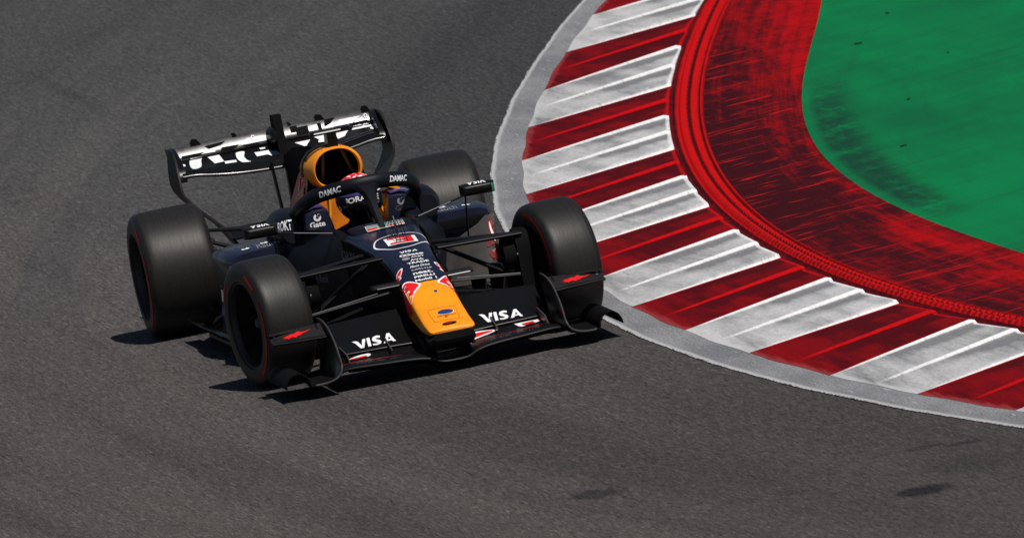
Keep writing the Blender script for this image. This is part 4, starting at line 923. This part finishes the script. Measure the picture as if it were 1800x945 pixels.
nose_text('Mont Drive', .284, .016, .11, .040, shear=.5, bold=.01)
nose_text('CARLYLE', .33, .016, .112, .022, bold=.0); nose_text('neat.', .378, .012, .108, .046, bold=.02)
nose_text('PIRELLI', .426, .010, .112, .034, bold=.035); nose_text('Mobil 1', .472, .008, .118, .040, bold=.025)
def XY(*p): return [(y, -x) for x, y in p]
oval_ = smooth2d(XY((-.215, -.133), (-.33, -.10), (-.385, -.04), (-.40, .06), (-.35, .145), (-.24, .165), (-.14, .135), (-.06, .04), (-.06, -.05), (-.13, -.11)), 5)
onnose('number_border', ring2d(oval_, .0095), 'white', .004)
q = [(-.325, -.062), (-.305, .108), (-.145, .100), (-.150, -.066)]
onnose('number_panel', poly_mesh([XY(*q)]), 'white', .004)
def NQ(a, b):   # a across 0..1, b from the top 0..1 of the number panel
    p0 = Vector(q[0]).lerp(Vector(q[1]), a); p1 = Vector(q[3]).lerp(Vector(q[2]), a); r = p0.lerp(p1, b); return (r.y, -r.x)
def bar(a0, b0, a1, b1): return [NQ(a0, b0), NQ(a1, b0), NQ(a1, b1), NQ(a0, b1)]
onnose('race_number', poly_mesh([bar(.10, .08, .88, .26), bar(.66, .26, .88, .42), bar(.34, .42, .88, .60), bar(.66, .60, .88, .76), bar(.10, .76, .88, .93)]), 'red', .0065)
onnose('nose_graphic', poly_mesh([smooth2d(XY((.462, -.128), (.448, -.105), (.464, -.076), (.520, -.034), (.557, -.052), (.60, -.085), (.655, -.113), (.68, -.126), (.60, -.128), (.52, -.128)), 4)]), 'white', .003)
onnose('nose_graphic', poly_mesh([smooth2d(XY((.480, -.129), (.466, -.106), (.480, -.080), (.523, -.046), (.553, -.062), (.59, -.090), (.64, -.117), (.66, -.128), (.60, -.129), (.53, -.129)), 4)]), 'red', .005)
onnose('nose_graphic', poly_mesh([smooth2d(XY((.530, .054), (.478, .094), (.440, .122), (.45, .128), (.55, .128), (.64, .128), (.655, .124), (.60, .103), (.557, .066)), 4)]), 'white', .003)
onnose('nose_graphic', poly_mesh([smooth2d(XY((.535, .068), (.495, .098), (.460, .123), (.47, .129), (.55, .129), (.62, .129), (.635, .125), (.59, .108), (.555, .078)), 4)]), 'red', .005)
for sgn in (-1, 1):
    lay('nose_graphic', poly_mesh([smooth2d([(sgn*-.455, .31) if sgn > 0 else (.455, .31), (sgn*-.46, .43) if sgn > 0 else (.46, .43), (sgn*-.58, .385) if sgn > 0 else (.58, .385), (sgn*-.68, .335) if sgn > 0 else (.68, .335), (sgn*-.60, .285) if sgn > 0 else (.60, .285)], 4)]), (0, sgn*.5, 0), (-sgn, 0, 0), (0, 0, 1), [nb, cb], 'red', nose, off=.003, lift=.0, reach=.8)
for sgn, pts in ((-1, ((.27, -.078), (.295, -.112), (.337, -.132), (.40, -.139), (.35, -.104))), (1, ((.262, .098), (.272, .127), (.327, .136), (.385, .139), (.335, .112)))):
    onnose('nose_graphic', poly_mesh([smooth2d(XY(*pts), 4)]), 'white', .003)
    c = Vector((sum(p[0] for p in pts)/5, sum(p[1] for p in pts)/5)); onnose('nose_graphic', poly_mesh([smooth2d(XY(*[tuple(c+(Vector(p)-c)*.72) for p in pts]), 4)]), 'red', .005)
onnose('emblem', poly_mesh([ell(.012, -.900, .046, .030, 24)]), 'white', .003); onnose('emblem', poly_mesh([ell(.012, -.900, .043, .027, 24)]), 'blue', .005)
nose_text('Ford', .900, .012, .055, .032, 'white', 0.0, .3)
nose_text('PERFORMANCE', .940, .010, .105, .012, 'matte', .02); onnose('nose_mark', poly_mesh([ell(.003, -.962, .008, .009, 10)]), 'dred', .003)
onnose('emblem', poly_mesh([ell(-.004, -1.075, .040, .024, 20)]), 'matte', .003); onnose('emblem', poly_mesh([ell(-.006, -1.075, .022, .010, 12)]), 'dred', .005)
onnose('nose_mark', poly_mesh([ell(.022, -.635, .010, .012, 10)]), 'blue', .003)
onnose('hatch_seam', ring2d([(-.067, -.835), (.075, -.835), (.080, -.85), (.068, -1.0), (.058, -1.012), (-.062, -1.012), (-.070, -1.0), (-.074, -.85)], .0035), 'orange_dim', .002)
# coloured display strip on the dash deck and the twin antenna wires above the number
lay('dash_graphic', poly_mesh([[(-.09, -.07), (.12, -.05), (.12, .01), (-.09, .0)]]), (-.70, 0, .9), RT, (-1, 0, 0), NB, 'teal', deck, off=.004, lift=0, reach=.8)
lay('dash_graphic', poly_mesh([[(-.085, -.062), (-.03, -.058), (-.03, -.03), (-.085, -.03)], [(.03, -.055), (.11, -.05), (.11, -.03), (.03, -.033)], [(-.02, -.055), (.01, -.053), (.01, -.04), (-.02, -.04)]]), (-.70, 0, .9), RT, (-1, 0, 0), NB, 'red', deck, off=.006, lift=0, reach=.8)
lay('dash_graphic', ring2d([(-.09, -.07), (.12, -.05), (.12, .01), (-.09, .0)], .006), (-.70, 0, .9), RT, (-1, 0, 0), NB, 'white', deck, off=.008, lift=0, reach=.8)
for y, d in ((-.005, -.006), (.012, .0), (.028, .008), (.045, .004)):
    obj('pitot_wire', sweep([(-.62, y+.01, .66), (-.36, y, .73), (-.17, y+d, .60)], .002, .002, n=5, sm=4), 'matte', car)
obj('pitot_mast', sweep([(-.36, .02, .735), (-.30, .02, .62)], .006, .004, n=6), 'satin', car)
for sy in (-1, 1):
    sp_ = [bvh(o) for o in bpy.data.objects if o.name.startswith('side_shade_panel')]
    if sy < 0:
        lay('lettering', text_mesh('CARLYLE', 1, .0), (-.64, -.30, .535), (.82, .18, 0), (0, 0, 1), sp_+[co_b], 'grey', chas, fit=(.30, .055), off=.004, reach=.6)
    lay('lettering', text_mesh('Hard Rock', 1, .0, .2), (-.90, sy*.40, .40), (sy*-.35, 1, 0), (0, 0, 1), [co_b], 'grey', coam, fit=(.13, .045), off=.004, lift=.3, reach=.6)
    lay('emblem', ring2d([(.045*math.cos(a), .03*math.sin(a)-.012) for a in np.linspace(PI, 2*PI, 12)]+[(.045*math.cos(a), .03*math.sin(a)-.014) for a in np.linspace(2*PI, PI, 12)], .003), (-.90, sy*.40, .385), (sy*-.35, 1, 0), (0, 0, 1), [co_b], 'dgrey', coam, off=.004, lift=.3, reach=.6)
